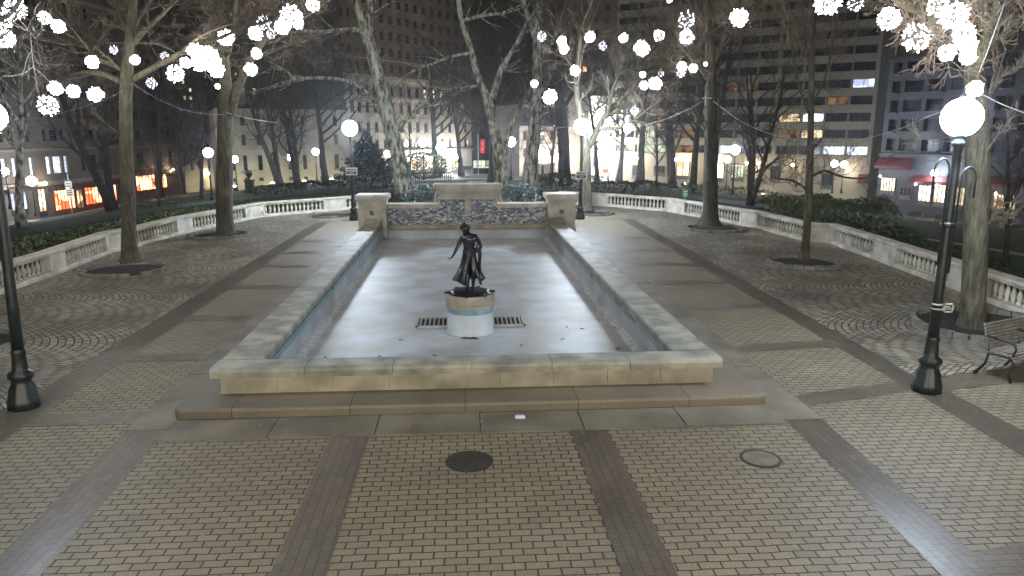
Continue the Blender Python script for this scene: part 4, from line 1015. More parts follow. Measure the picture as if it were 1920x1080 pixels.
BG = [  # (px, py base, height px, kind, label) ; hp = pixel height of the tree
    (40, 425, 430, 'p', 'grey straight bare tree nearest the left edge, in front of the lit shops'),
    (130, 395, 330, 'b', 'thin dark bare tree before the red lit shopfront, by the dark parked car'),
    (212, 395, 400, 'd', 'dark bare tree just left of the near left trunk'),
    (262, 375, 210, 's', 'small spreading bare tree before the red restaurant door'),
    (345, 365, 190, 'c', 'multi stemmed small tree at the end of the left shopfronts'),
    (378, 372, 230, 's', 'slanting bare tree just left of the second left trunk'),
    (497, 350, 280, 'a', 'dark bare tree left of the two before the pale stone building'),
    (526, 350, 300, 'd', 'heavier dark bare tree right of its twin before the pale stone building'),
    (612, 348, 330, 'a', 'dark bare tree immediately left of the conifer'),
    (555, 352, 120, 's', 'low twiggy tree under the lamp before the pale stone building'),
    (733, 335, 230, 'b', 'thin dark tree left of the leaning plane trunk'),
    (768, 332, 150, 's', 'small tree between the leaning plane and the left round shrub lamp'),
    (865, 330, 260, 'a', 'bare tree beside the parked vehicle in front of the brown hotel'),
    (920, 345, 330, 'b', 'dark trunk just left of the white forked plane'),
    (1033, 345, 220, 's', 'thin dark tree left of the dark thick trunk'),
    (1160, 340, 330, 'a', 'bare tree before the left end of the concrete block'),
    (1230, 350, 240, 's', 'sparse pale tree before the concrete block door'),
    (1262, 352, 330, 'd', 'dark forked tree left of the big right trunk'),
    (1297, 360, 380, 'b', 'second dark trunk close left of the big right trunk'),
    (1405, 385, 330, 'c', 'many stemmed spreading tree right of the big right trunk'),
    (1470, 372, 400, 'p', 'pale mottled plane left of the slim young tree'),
    (1385, 360, 330, 'a', 'tall faint bare tree behind the many stemmed one'),
    (1440, 352, 380, 'b', 'tall faint bare tree left of the pale plane before the concrete block'),
    (1560, 355, 400, 'a', 'tall faint bare tree behind the twin lamps'),
    (1705, 378, 130, 's', 'small bare street tree before the red awning shops'),
    (1765, 400, 330, 'c', 'bare tree immediately left of the nearest right lamp post'),
    (1885, 500, 330, 's', 'slim pale tree beyond the balustrade at the right edge'),
    (1640, 372, 330, 'b', 'faint tree between the concrete block and the grey tower'),
    (1900, 400, 380, 'a', 'dark bare tree at the far right edge'),
    (300, 372, 330, 'a', 'tall faint bare tree behind the small spreading one at left'),
    (455, 355, 330, 'b', 'tall faint bare tree right of the second left trunk'),
    (90, 400, 330, 'a', 'tall faint bare tree beside the white shop entrance'),
    (560, 352, 260, 'd', 'forked dark tree directly before the pale stone building windows'),
    (300, 385, 150, 's', 'small bush like tree on the left lawn beside the red door'),
    (1330, 362, 420, 'a', 'tall faint tree behind the big right trunk'),
    (1600, 372, 200, 's', 'small twiggy tree right of the twin lamps'),
    (1120, 345, 260, 'a', 'bare tree before the bright church front'),
    (820, 333, 360, 'a', 'tall bare tree in front of the brown hotel, left of the parked vehicle'),
    (1200, 345, 380, 'b', 'tall bare tree over the long right limb of the pit tree'),
]
for i, (x, y, hp, kd, lb) in enumerate(BG):
    p = hit(x, y); dist = (p - EYE).dot(CF); pr = PT[kd]; hgt = pr['_protoh']; s = hp * dist / F / hgt
    s = min(s, 2.0)
    if kd not in used_p:
        used_p.add(kd); o = pr; o.location = p; o.rotation_euler = (0, 0, i * 1.3); o.scale = (s, s, s); o['label'] = lb
    else: dup(pr, p, i * 1.3, lb, s)
for k, o in PT.items():
    if k not in used_p: raise Exception(k)

# ------------------------------------------------------------------ shrubs, hedges, conifer, ground cover
def bush(name, label, cat, c, rx, ry, h, n, size, mat, seed, stem=True, fn=None, group=None):
    rg = random.Random(seed); root = thing(name, label, cat, tuple(c), group=group); mb = MB()
    for _ in range(n):
        a = rg.uniform(0, 6.2832); u = rg.uniform(-1, 1); rr = rg.uniform(.55, 1) ** .5
        q = math.sqrt(max(0, 1 - u * u)); x, y, z = q * math.cos(a), q * math.sin(a), u
        lump = 1 + .22 * mnoise.noise((x * 2 + seed, y * 2, z * 2)) + .1 * mnoise.noise((x * 6, y * 6 + seed, z * 6))
        if fn: x, y, z = fn(x, y, z, rg)
        mb.leaf((x * rx * rr * lump, y * ry * rr * lump, max(.02, (z * .5 + .5) * h * (lump * .5 + .5))), size * rg.uniform(.6, 1.3), rg, asp=.5)
    mb.build('foliage', mat, root)
    if stem:
        mb = MB()
        for _ in range(6): a = rg.uniform(0, 6.28); mb.tube([(0, 0, -.1), (rx * .4 * math.cos(a), ry * .4 * math.sin(a), h * .5), (rx * .6 * math.cos(a), ry * .6 * math.sin(a), h * .8)], [.03, .02, .008], 5)
        mb.build('stem', MT['barkd'], root)
    return root
p = at(795, 374, 33.0); bush('round_shrub', 'rounded shrub with pale speckled leaves behind the wall, left of its raised centre', 'shrub', (p.x, p.y, .2), .95, .9, 1.45, 1500, .075, MT['leafp'], 31)
p = at(975, 374, 33.0); bush('round_shrub', 'rounded shrub with pale speckled leaves behind the wall, right of its raised centre', 'shrub', (p.x, p.y, .2), .95, .9, 1.45, 1500, .075, MT['leafp'], 32)
p = hit(690, 352); d_ = (p - EYE).dot(CF)
def cone(x, y, z, rg):
    t = rg.random() ** .7; a = rg.uniform(0, 6.28); w = (1 - t) * (.55 + .45 * abs(math.sin(t * 22))) + .03; rr = rg.uniform(.3, 1) ** .5
    return math.cos(a) * w * rr, math.sin(a) * w * rr, t * 2 - 1
bush('conifer_tree', 'dark dense conifer behind the balustrade by the left rear lamp post', 'tree', p, 4.6, 4.3, 5.2, 10000, .16, MT['conif'], 33, fn=cone)
p = hit(940, 340); bush('conifer_tree', 'small dark conifer in the gap between the forked white plane trunks', 'tree', p, 1.6, 1.6, 5.2, 2200, .15, MT['conif'], 34, fn=cone)
p = hit(770, 338); bush('holly_tree', 'broad dark evergreen tree under the lamp above the left round shrub', 'tree', hit(800, 336), 3.4, 3, 3.9, 3600, .16, MT['leaf'], 35)
def hedge(label, a, b, w, h, n, mat, seed, size=.09, cat='hedge', wild=.2, name='hedge'):
    rg = random.Random(seed); a = Vector(a); b = Vector(b); root = thing(name, label, cat, tuple((a + b) / 2)); mb = MB(); d = b - a; nrm = Vector((-d.y, d.x, 0)).normalized()
    for _ in range(n):
        t = rg.random(); q = a + d * t; hh = h * (1 + wild * mnoise.noise((q.x * .8 + seed, q.y * .8, 0)) * 2)
        u = rg.uniform(-1, 1); z = rg.random() ** .6 * hh
        if rg.random() < .5: z = hh * rg.uniform(.85, 1.05)
        p = q + nrm * (u * w * (1.1 - .35 * z / hh)); mb.leaf((p.x, p.y, terrain(p.x, p.y) + z), size * rg.uniform(.6, 1.4), rg, asp=.55)
    mb.build('foliage', mat, root, world=True)
    mb = MB(); k = max(2, int(d.length / .8))
    for i in range(k): q = a + d * ((i + .5) / k); mb.tube([(q.x, q.y, terrain(q.x, q.y) - .1), (q.x + .1, q.y, terrain(q.x, q.y) + h * .7)], [.025, .01], 5)
    mb.build('stem', MT['barkd'], root, world=True)
hedge('low dark hedge behind the balustrade between the left trunks and the conifer', hit(470, 370), hit(640, 357), 1.0, .9, 2600, MT['leaf'], 41)
hedge('low dark hedge behind the balustrade right of the right rear lamp post', hit(1110, 363), hit(1250, 366), 1.0, 1.0, 2200, MT['leaf'], 42)
hedge('low clipped hedge between the right shrub and the right rear lamp post', hit(1010, 358), hit(1075, 358), 1.0, 1.1, 1400, MT['leaf'], 48)
hedge('tall loose laurel hedge behind the balustrade by the slim tree', at(1440, 412, 31), at(1660, 440, 25), 1.0, 1.15, 5200, MT['leafy'], 43, .075, wild=.45)
hedge('shaggy bushes behind the balustrade between the slim tree and the laurel hedge end', at(1560, 425, 29), at(1720, 440, 26), 1.1, .55, 2200, MT['leaf'], 46, .08, wild=.5)
hedge('long dark street hedge on the right before the concrete block', hit(1270, 366), hit(1620, 384), .8, 1.1, 3500, MT['leaf'], 44, .13)
hedge('long dark street hedge far right before the red awning shops', hit(1640, 386), hit(1830, 405), .8, 1.1, 2200, MT['leaf'], 45, .12)
hedge('dark hedge with low wall before the pale townhouse', hit(980, 338), hit(1130, 342), .8, 1.0, 1500, MT['leaf'], 47, .14)
# ivy slope behind the left balustrade: uncountable
rg = random.Random(51); mb = MB()
for _ in range(16000):
    a = R(rg.uniform(-34, -8)); rr = rg.uniform(0, 1); r0_ = lerp_tab(-a, [(.14, 40), (.32, 34), (.45, 28), (.6, 23)]) ; rho = r0_ + rr * 9
    x, y = rho * math.sin(a), rho * math.cos(a); 
    if mnoise.noise((x * .35, y * .35, 3)) < -.25: continue
    s = PL
    # stay outside the balustrade
    mb.leaf((x - .2, y, terrain(x, y) + rg.uniform(.02, .32)), rg.uniform(.05, .11), rg, asp=.6)
for P_ in (PL, PR):
    Ls = along(P_)
    for _ in range(9000):
        s_ = rg.uniform(0, Ls[-1]); p, d = ppos(P_, Ls, s_); nrm = Vector((-d.y, d.x, 0)); q = p + nrm * rg.uniform(.38, 1.5); mb.leaf((q.x, q.y, terrain(q.x, q.y) + rg.uniform(.0, .3) * (1 if mnoise.noise((q.x * .7, q.y * .7, 9)) > -.2 else .3)), rg.uniform(.05, .1), rg, asp=.6)
o = mb.build('ground_cover', MT['leafy']); o['kind'] = 'stuff'; tag(o, 'olive green ivy ground cover on the soil behind the balustrades', 'ground cover')
rg = random.Random(52); mb = MB()
for _ in range(30000):
    a = R(rg.uniform(-38, 42)); rho = lerp_tab(abs(a), [(0, 45), (.2, 42), (.45, 33), (.7, 23)]) + rg.random() ** 1.3 * 22
    x, y = rho * math.sin(a), rho * math.cos(a); h = rg.uniform(.05, .12); z = terrain(x, y) - .02; b_ = rg.uniform(0, 3.14)
    mb.add([(x - .02 * math.cos(b_), y - .02 * math.sin(b_), z), (x + .02 * math.cos(b_), y + .02 * math.sin(b_), z), (x + rg.uniform(-.04, .04), y, z + h)], [(0, 1, 2)])
o = mb.build('grass', MT['grass']); o['kind'] = 'stuff'; tag(o, 'dark green lawn grass beyond the balustrade', 'grass')

# ------------------------------------------------------------------ light balls
def ball_proto(seed, n, mat, br):
    rg = random.Random(seed); root = thing('light_ball', 'x', 'light ball', (0, 0, -400)); 
    mb = MB()
    for i in range(7):
        ax = rvec(rg); a = ax.cross(rvec(rg)).normalized(); b_ = ax.cross(a)
        mb.tube([tuple((a * math.cos(t) + b_ * math.sin(t)) * .25) for t in [2 * math.pi * k / 14 for k in range(15)]], .006, 4, cap=False)
    mb.tube([(0, 0, .25), (0, 0, .42)], .006, 4)
    mb.build('wire_frame', MT['iron'], root)
    mb = MB(); path = []
    for i in range(n):
        zz = 1 - 2 * (i + .5) / n; a_ = i * 2.39996 * (1 if n > 100 else .55) ; rr = math.sqrt(1 - zz * zz)
        v = (Vector((rr * math.cos(a_), rr * math.sin(a_), zz)) + rvec(rg) * .16).normalized(); v = v * (.235 + .05 * mnoise.noise(v * 1.6 + Vector((seed, 0, 0)))) * rg.uniform(.85, 1.12); q = br * rg.uniform(.5, 1.35); u_ = v.normalized(); a = u_.cross(rvec(rg)).normalized(); b = u_.cross(a)
        mb.add([v + u_ * q * rg.uniform(1.2, 3), v - u_ * q, v + a * q, v - a * q, v + b * q, v - b * q], [(0, 2, 4), (0, 4, 3), (0, 3, 5), (0, 5, 2), (1, 4, 2), (1, 3, 4), (1, 5, 3), (1, 2, 5)]); path.append(tuple(v))
    mb.tube(path, .0035, 3, m=1)
    mb.build('bulb_string', [mat, MT['iron']], root); return root
BP = [ball_proto(61, 120, MT['bulb'], .024), ball_proto(62, 75, MT['bulb'], .021), ball_proto(63, 48, MT['bulbdim'], .018)]
usedb = set()
# (x, y, r px, kind 0 dense / 1 sparser / 2 dim, depth Y, tree)
W1, W2, W3, W4, W5, W6 = 'near left tree', 'second left tree', 'big right tree', 'nearest right tree', 'right centre tree', 'left edge tree'
BALLS = [
 (10, 72, 17, 0, 17, W6, 'lowest of the bright cluster'), (27, 18, 20, 1, 16, W6, 'large one at the top of the cluster'), (5, 38, 17, 1, 16.5, W6, 'half dark one cut by the frame'),
 (84, 33, 12, 0, 21.5, W1, 'upper one at the tip of the high left branch'), (110, 49, 12, 0, 21.5, W1, 'second one along the high left branch'), (173, 116, 12, 0, 21.6, W1, 'one where the high left branch meets the trunk'),
 (213, 93, 8, 2, 23.6, W1, 'small dim one left of the trunk, high up'), (253, 112, 9, 0, 21.8, W1, 'small bright one just right of the trunk'), (284, 156, 10, 2, 23, W1, 'dim dotted one under the big limb'),
 (309, 105, 8, 2, 23.8, W1, 'small dim one above the big right limb'), (104, 165, 13, 0, 21.4, W1, 'under the tip of the low left branch'), (90, 198, 19, 1, 20.5, W1, 'lowest and largest under the low left branch'),
 (138, 171, 12, 0, 21.4, W1, 'middle one under the low left branch'), (179, 177, 14, 0, 21.4, W1, 'bright one under the low left branch nearest the trunk'),
 (328, 138, 16, 1, 22, W1, 'one hanging low under the big right limb'), (347, 117, 10, 0, 22, W1, 'small one between two bigger under the right limb'), (366, 96, 15, 0, 22, W1, 'upper one at the cluster under the right limb'),
 (391, 108, 22, 0, 22.3, W1, 'biggest blazing one of the right limb cluster'), (375, 118, 15, 0, 22, W1, 'left lower one in the right limb cluster'), (406, 130, 15, 0, 22.6, W1, 'right lower one in the right limb cluster'),
 (408, 162, 5, 1, 26, W2, 'tiny one in front of the trunk'), (423, 70, 15, 0, 24, W1, 'one at the far end of the right limb'), (478, 62, 13, 0, 27, W2, 'one left of the sparse pair'), (470, 130, 12, 0, 27.5, W2, 'lowest one hung on the right stem'),
 (481, 100, 10, 0, 27.5, W2, 'middle one against the right stem'), (495, 42, 13, 2, 27, W2, 'dark dotted one beside the big bright cluster'), (508, 63, 9, 2, 27, W2, 'small dark dotted one below the other'),
 (545, 30, 21, 0, 26.5, W2, 'largest blazing one at the top'), (529, 50, 14, 0, 26.5, W2, 'left lower lobe of the blazing pair'), (560, 45, 10, 1, 26.8, W2, 'right lower lobe of the blazing pair'), (587, 9, 13, 1, 26, W2, 'rightmost one cut by the top edge'),
 (1016, 68, 9, 2, 34, W5, 'leftmost dotted one in front of the double plane'), (1054, 77, 9, 0, 34, W5, 'upper half of the stacked pair'), (1058, 92, 9, 0, 34, W5, 'lower half of the stacked pair'), (1106, 69, 10, 0, 34, W5, 'solid bright one hung high on the middle branch'),
 (1130, 86, 8, 2, 34.5, W5, 'dim dotted one right of the middle branch'), (1169, 71, 9, 1, 34, W5, 'one left of the large round one'), (1204, 90, 15, 0, 32, W5, 'large round one over the long limb'), (1236, 67, 11, 1, 32, W5, 'upper right neighbour of the large round one'),
 (1078, 132, 10, 1, 34.5, W5, 'one on the trunk fork'), (1002, 157, 7, 0, 33, W5, 'small warm one low left by the double plane'), (1031, 181, 14, 0, 33, W5, 'big lowest left one'), (1228, 156, 12, 0, 33, W5, 'bright one on the upper end of the long limb'),
 (1207, 160, 8, 0, 33, W5, 'bright one just left of the limb end'), (1205, 140, 6, 1, 33, W5, 'small trail above the limb end'), (1240, 137, 6, 2, 33, W5, 'small dotted one above the limb end'), (1190, 207, 8, 2, 33.5, W5, 'small dotted one low on the long limb'), (1178, 240, 9, 0, 33, W5, 'lowest one near the lamp height'),
 (1287, 38, 17, 2, 28.5, W3, 'wide dim dotted one at the top left'), (1287, 69, 13, 0, 28.5, W3, 'bright one under the dim dotted one'), (1385, 33, 17, 0, 27, W3, 'large bright one on its right side'), (1279, 124, 9, 0, 28.6, W3, 'bright one on the left limb'),
 (1277, 137, 8, 2, 28.8, W3, 'dotted one below the left limb'), (1300, 128, 8, 0, 28.8, W3, 'narrow one close to the trunk'), (1323, 120, 4, 1, 29, W3, 'tiny one touching the trunk'), (1255, 0, 5, 1, 28, W3, 'tiny one cut by the top edge'),
 (1550, 2, 25, 0, 14, W4, 'far left one cut by the top edge'), (1605, 4, 16, 2, 14, W4, 'blue dim one cut by the top edge'), (1667, 34, 21, 0, 13.6, W4, 'ragged bright one left of the big round one'), (1718, 70, 27, 1, 12.8, W4, 'biggest dotted round one'),
 (1776, 99, 16, 0, 12.6, W4, 'one under the heavy limb near the trunk'), (1757, 12, 19, 1, 12.9, W4, 'one above the heavy limb'), (1788, 28, 25, 0, 12.5, W4, 'large upper one in the column of balls'), (1806, 62, 20, 0, 12.4, W4, 'second one down the column of balls'),
 (1813, 84, 18, 0, 12.4, W4, 'third one down the column of balls'), (1815, 106, 15, 0, 12.4, W4, 'bottom one of the column of balls'), (1828, 166, 15, 0, 12.2, W4, 'one on the trunk just above the dazzling lamp'), (1818, 180, 9, 1, 12.1, W4, 'small one at the left rim of the lamp glare')]
GL = []
for i, (x, y, r_, k, Y, tr, ds) in enumerate(BALLS):
    p = at(x, y, Y); s = r_ * (p - EYE).dot(CF) / F / .285; lb = 'light ball on %s, %s' % (tr, ds)
    if k not in usedb: usedb.add(k); o = BP[k]; o.location = p; o.scale = (s,) * 3; o['label'] = lb; o['group'] = 'light balls hung in the trees'
    else: o = dup(BP[k], p, i * .9, lb, s, 'light balls hung in the trees')
    GL.append((o, k, s))
for o, k, s in GL:
    la = bpy.data.lights.new('glow', 'POINT'); la.energy = (26, 15, 5)[k] * (s ** 1.2); la.color = (1, .84, .58); la.shadow_soft_size = .12
    lo = bpy.data.objects.new('glow', la); C.objects.link(lo); lo.parent = o
# ------------------------------------------------------------------ cables
def cable(label, pts, r_=.008):
    P = [at(x, y, Y) for x, y, Y in pts]; root = MB(); S = smooth_path([tuple(p) for p in P], 8); root.tube(S, r_, 5); o = root.build('cable', MT['cable'], None, True); tag(o, label, 'cable')
cable('thin pale cable sagging from the near left trunk to the second left trunk', [(250, 157, 21.6), (285, 180, 22.4), (335, 203, 24), (380, 213, 26), (420, 215, 28)])
cable('thin pale cable from the second left trunk past the pale stone building', [(424, 211, 28), (470, 223, 31), (520, 230, 34)], .011)
cable('thin pale cable running left from the near left trunk to the frame edge', [(230, 170, 21.5), (200, 185, 21), (150, 202, 20.3), (90, 218, 19.5), (20, 227, 19), (-60, 228, 18)])
cable('thin pale cable from the big right trunk down to the pit tree', [(1328, 184, 29.8), (1290, 205, 31), (1240, 226, 33), (1190, 238, 35), (1130, 246, 36)], .012)
cable('thin pale cable from the big right trunk toward the nearest right tree', [(1338, 190, 29.7), (1390, 228, 27), (1460, 255, 24), (1560, 270, 20), (1660, 250, 16.5), (1750, 215, 14), (1815, 190, 12.9)], .01)
cable('pale cable dropping from the top edge to the nearest right trunk', [(1893, -20, 12.2), (1870, 45, 12.4), (1850, 100, 12.5), (1832, 145, 12.7)])
cable('pale cable from the nearest right trunk out of the right edge', [(1838, 175, 12.7), (1880, 196, 12.4), (1925, 213, 12), (1980, 232, 11.7)])
cable('thin pale cable crossing behind the plane trunks to the right rear lamp', [(850, 216, 58), (960, 244, 50), (1030, 242, 42), (1090, 232, 37)], .014)
cable_hw = MB(); p = at(1324, 186, 29.7); cable_hw.box(p.x - .25, p.x + .12, p.y - .3, p.y - .26, p.z, p.z + .05); cable_hw.tube([(p.x - .12, p.y - .28, p.z - .25), (p.x - .12, p.y - .28, p.z + .1)], .02, 6)
tag(cable_hw.build('cable_bracket', MT['metal']), 'small metal cable bracket on the big right trunk', 'bracket')

# ------------------------------------------------------------------ benches
def bench_geo(label, loc, rz, detail=True, mat='slat', W=1.8):
    t = thing('park_bench', label, 'bench', loc, rz)
    mb = MB()
    prof = [(-.30, .40), (-.24, .425), (-.16, .43), (-.08, .425), (0, .415), (.07, .42)]
    for y, z in prof: mb.cbox(-W / 2, W / 2, y - .03, y + .03, z, z + .025, .006)
    mb.build('seat', MT[mat], t)
    mb = MB()
    for i in range(8 if detail else 4):
        z = .47 + i * (.052 if detail else .1); y = .11 + .22 * (z - .47) ** 1.0; mb.cbox(-W / 2, W / 2, y - .012, y + .012, z, z + (.04 if detail else .075), .005)
    mb.build('backrest', MT[mat], t)
    for s in (-.9, 0, .9):
        x = s * W / 1.8 * .97; mb = MB()
        mb.tube([(x, .26, .0), (x, .12, .22), (x, .08, .42), (x, .15, .6), (x, .22, .88)], [.025, .022, .022, .02, .018], 6); mb.tube([(x, -.3, 0), (x, -.25, .15), (x, -.31, .28), (x, -.27, .40), (x, .08, .41)], [.025, .022, .022, .022, .02], 6)
        mb.build('leg', MT['iron'], t, True)
        mb = MB(); mb.tube([(x, .14, .68), (x, -.02, .67), (x, -.2, .66), (x, -.29, .62), (x, -.31, .55), (x, -.27, .43)], [.02, .022, .024, .024, .02, .018], 6); mb.build('armrest', MT['iron'], t, True)
    return t
B0 = bench_geo('weathered slatted park bench at the right edge by the nearest right tree', (9.35, 10.96, 0), R(24))
for (x, y, rz, lb) in ((1716, 412, .2, 'pale slatted bench on the far right lawn before the street hedge'), (1765, 418, .2, 'dark bench right of the pale one on the far right lawn'), (322, 388, -.5, 'dark bench on the left lawn between the two left trunks'), (268, 392, -.5, 'dark bench on the left lawn close to the near left trunk'), (1905, 440, .5, 'dark bench beyond the balustrade at the far right edge')):
    dup(B0, hit(x, y), rz, lb)
# ------------------------------------------------------------------ buildings
def zpx(P, y):
    "height of pixel row y on the vertical line through ground point P"
    d = Vector((P.x, P.y, 0)); fh = Vector((math.sin(YAW), math.cos(YAW), 0)); D = d.dot(fh)
    # forward component along the pitched axis changes with height; solve linearly
    k = (540 - y) / F
    # z-coordinate: (CU.(p)) = k * (CF.(p)), p = (d, z-H)
    a = CU.dot(d) - k * CF.dot(d); b = CU.z - k * CF.z
    return H - a / b
def building(name, label, xL, dL, xR, dR, ref, ytop, cols, rows, wall, depth=14, lit={}, glass='glass', frame='frame', rec=.28, base_y=None, bands=(), lowmat=None, split=None, mull=(1, 1), ribbon=False, sills=True, slab=0):
    A = atd(xL, 250, dL); B = atd(xR, 250, dR); A.z = B.z = 0; U = (B - A); W = U.length; U.normalize(); Nn = Vector((U.y, -U.x, 0))
    if Nn.dot(EYE - A) < 0: Nn = -Nn
    def u_at(x):
        d = ray(x, 250); d2 = Vector((d.x, d.y, 0)); # solve A + U*u = t*d2
        det = U.x * (-d2.y) - U.y * (-d2.x); return ((-A.x) * (-d2.y) - (-A.y) * (-d2.x)) / det
    RP = A + U * u_at(ref)
    Z = lambda y: zpx(RP, y)
    zb = min(terrain(A.x, A.y), terrain(B.x, B.y)) - .6
    zt = Z(ytop)
    root = thing(name, label, 'building', (A.x, A.y, zb), math.atan2(U.y, U.x))
    # local frame: x along facade, y away from the camera (into the building), z up from zb
    sgn = 1 if Matrix.Rotation(math.atan2(U.y, U.x), 3, 'Z') @ Vector((0, 1, 0)) @ Vector((0, 0, 0)) is None else 1
    ly = Vector((-U.y, U.x, 0)); s_in = 1 if ly.dot(-Nn) > 0 else -1
    cu = sorted([tuple(sorted((u_at(a), u_at(b)))) for a, b in cols]); cu = [(max(.1, a), min(W - .1, b)) for a, b in cu]; cu = [c for c in cu if c[1] - c[0] > .15]
    rz_ = sorted([tuple(sorted((Z(a) - zb, Z(b) - zb))) for a, b in rows])
    xs = sorted(set([0, W] + [v for c in cu for v in c])); T = zt - zb
    zs = sorted(set([0, T] + [v for r_ in rz_ for v in r_ if 0 < v < T]))
    mb = MB(); Y = lambda v: v * s_in
    def isopen(x, z): return any(a < x < b for a, b in cu) and any(a < z < b for a, b in rz_)
    zsplit = None if split is None else Z(split) - zb
    for i in range(len(xs) - 1):
        for k in range(len(zs) - 1):
            xm, zm = (xs[i] + xs[i + 1]) / 2, (zs[k] + zs[k + 1]) / 2
            if isopen(xm, zm): continue
            z0, z1 = zs[k], zs[k + 1]
            parts = [(z0, z1)] if not (zsplit and z0 < zsplit < z1) else [(z0, zsplit), (zsplit, z1)]
            for (p, q) in parts:
                m = 1 if (zsplit and (p + q) / 2 < zsplit) else 0
                mb.add([(xs[i], 0, p), (xs[i + 1], 0, p), (xs[i + 1], 0, q), (xs[i], 0, q)], [(0, 1, 2, 3)], m)
    for a, b in cu:
        for c, d in rz_:
            if c >= T: continue
            d = min(d, T); m = 1 if (zsplit and (c + d) / 2 < zsplit) else 0; r_ = Y(rec)
            mb.add([(a, 0, c), (a, r_, c), (a, r_, d), (a, 0, d)], [(0, 1, 2, 3)], m); mb.add([(b, 0, c), (b, r_, c), (b, r_, d), (b, 0, d)], [(0, 1, 2, 3)], m)
            mb.add([(a, 0, c), (b, 0, c), (b, r_, c), (a, r_, c)], [(0, 1, 2, 3)], m); mb.add([(a, 0, d), (b, 0, d), (b, r_, d), (a, r_, d)], [(0, 1, 2, 3)], m)
    dp = Y(depth); mb.add([(0, 0, 0), (0, dp, 0), (0, dp, T), (0, 0, T)], [(0, 1, 2, 3)]); mb.add([(W, 0, 0), (W, dp, 0), (W, dp, T), (W, 0, T)], [(0, 1, 2, 3)]); mb.add([(0, dp, 0), (W, dp, 0), (W, dp, T), (0, dp, T)], [(0, 1, 2, 3)])
    mb.add([(0, 0, T), (W, 0, T), (W, dp, T), (0, dp, T)], [(0, 1, 2, 3)])
    mb.build('wall', [MT[wall], MT[lowmat or wall]], root)
    bm_ = {}
    for (ya, yb, pj, m, xa, xb) in bands:
        u0, u1 = (0 if xa is None else u_at(xa)), (W if xb is None else u_at(xb)); z0, z1 = sorted((Z(ya) - zb, Z(yb) - zb))
        q = MB(); y0, y1 = sorted((Y(-pj), Y(.001) - Y(.002))); q.cbox(min(u0, u1) - .01, max(u0, u1) + .01, y0, y1, z0, z1, .02 + pj * .1)
        q.build('cornice' if pj < 1 else 'awning', MT[m], root)
    # windows
    fr = 0; rest = MB(); nw = 0
    order = sorted([(k, i) for k in range(len(rz_)) for i in range(len(cu))], key=lambda t: t[0])
    for k, i in order:
        a, b = cu[i]; c, d = rz_[k]
        if c >= T: continue
        d = min(d, T); yy = Y(rec - .06); lk = lit.get((k, i)); nw += 1
        f = .07; w = MB() if nw <= 95 else rest
        y0, y1 = sorted((yy, yy + Y(.04)))
        nm, nh = mull
        if ribbon: nm = max(2, int((b - a) / 1.5))
        for (p, q, r1, r2) in ((a, b, c, c + f), (a, b, d - f, d), (a, a + f, c + f, d - f), (b - f, b, c + f, d - f)): w.box(p, q, y0, y1, r1, r2, 0)
        for j in range(1, nm + (0 if nm == 1 else 0)): x = a + (b - a) * j / nm; w.box(x - .035, x + .035, y0 - .01, y1 - .01, c + f, d - f, 0)
        if nh > 0 and not (nh == 1 and False):
            for j in range(1, nh + 1): z = c + (d - c) * j / (nh + 1); w.box(a + f, b - f, y0 - .005, y1 - .005, z - .025, z + .025, 0)
        if sills and not ribbon:
            j = 1 if nw <= 95 else 2
            w.box(a - .1, b + .1, *sorted((Y(-.1), Y(-.002))), c - .16, c - .01, j); w.box(a - .06, b + .06, *sorted((Y(-.05), Y(-.002))), d + .01, d + .22, j)
        pane = [(a, yy + Y(.02), c), (b, yy + Y(.02), c), (b, yy + Y(.02), d), (a, yy + Y(.02), d)]
        if nw <= 95:
            wo = w.build('window', [MT[frame], MT[wall]], root); pm = MB(); pm.add(pane, [(0, 1, 2, 3)]); pm.build('pane', MT[lk or glass], wo)
        else:
            w.add(pane, [(0, 1, 2, 3)], 1)
    if rest.v:
        o = rest.build('window', [MT[frame], MT[glass], MT[wall]], root); o['kind'] = 'stuff'
    return root, dict(u=u_at, Z=Z, zb=zb, s=s_in, W=W, A=A, U=U, N=Nn)

# B1 left apartment block with shops
b1rows = [(289, 319), (243, 264), (203, 224), (165, 186), (127, 148), (89, 110), (51, 72), (13, 34)]
b1cols = [(-60, -48), (-36, -24), (-6, 4), (14, 23), (47, 55), (79, 88), (92, 109), (113, 121), (146, 155), (160, 177), (182, 191), (222, 234), (252, 265), (286, 299), (312, 322)]
b1, q1 = building('apartment_building', 'brown apartment block at the left with white and red lit shops along its foot', -120, 78, 336, 128, 180, -25, b1cols, b1rows, 'w_brown',
    lit={(0, 3): 'lw_white', (0, 4): 'lw_white', (0, 5): 'lw_white', (0, 6): 'lw_white', (0, 7): 'lw_white', (0, 2): 'lw_white'}, bands=[(330, 337, .5, 'w_tan', None, None), (275, 279, .2, 'w_tan', None, None), (2, 8, .6, 'w_tan', None, None)], mull=(1, 1))
def shop(Q, root, x0, x1, y0, y1, mat, frame, n, name='shopfront', out=.12):
    u0, u1 = sorted((Q['u'](x0), Q['u'](x1))); z0, z1 = sorted((Q['Z'](y0) - Q['zb'], Q['Z'](y1) - Q['zb'])); s = Q['s']
    fr = MB(); a, b = sorted((-out * s, -.005 * s)); f = .12
    fr.box(u0, u1, a, b, z0, z0 + f); fr.box(u0, u1, a, b, z1 - f, z1)
    for i in range(n + 1): x = u0 + (u1 - u0 - .1) * i / n; fr.box(x, x + .1, a, b, z0 + f, z1 - f)
    fr.box(u0, u1, a, b, z0 - .55, z0 - .005)
    o = fr.build(name, MT[frame], root); pm = MB(); y = -.04 * s; pm.add([(u0, y, z0), (u1, y, z0), (u1, y, z1), (u0, y, z1)], [(0, 1, 2, 3)]); pm.build('pane', MT[mat], o); return o
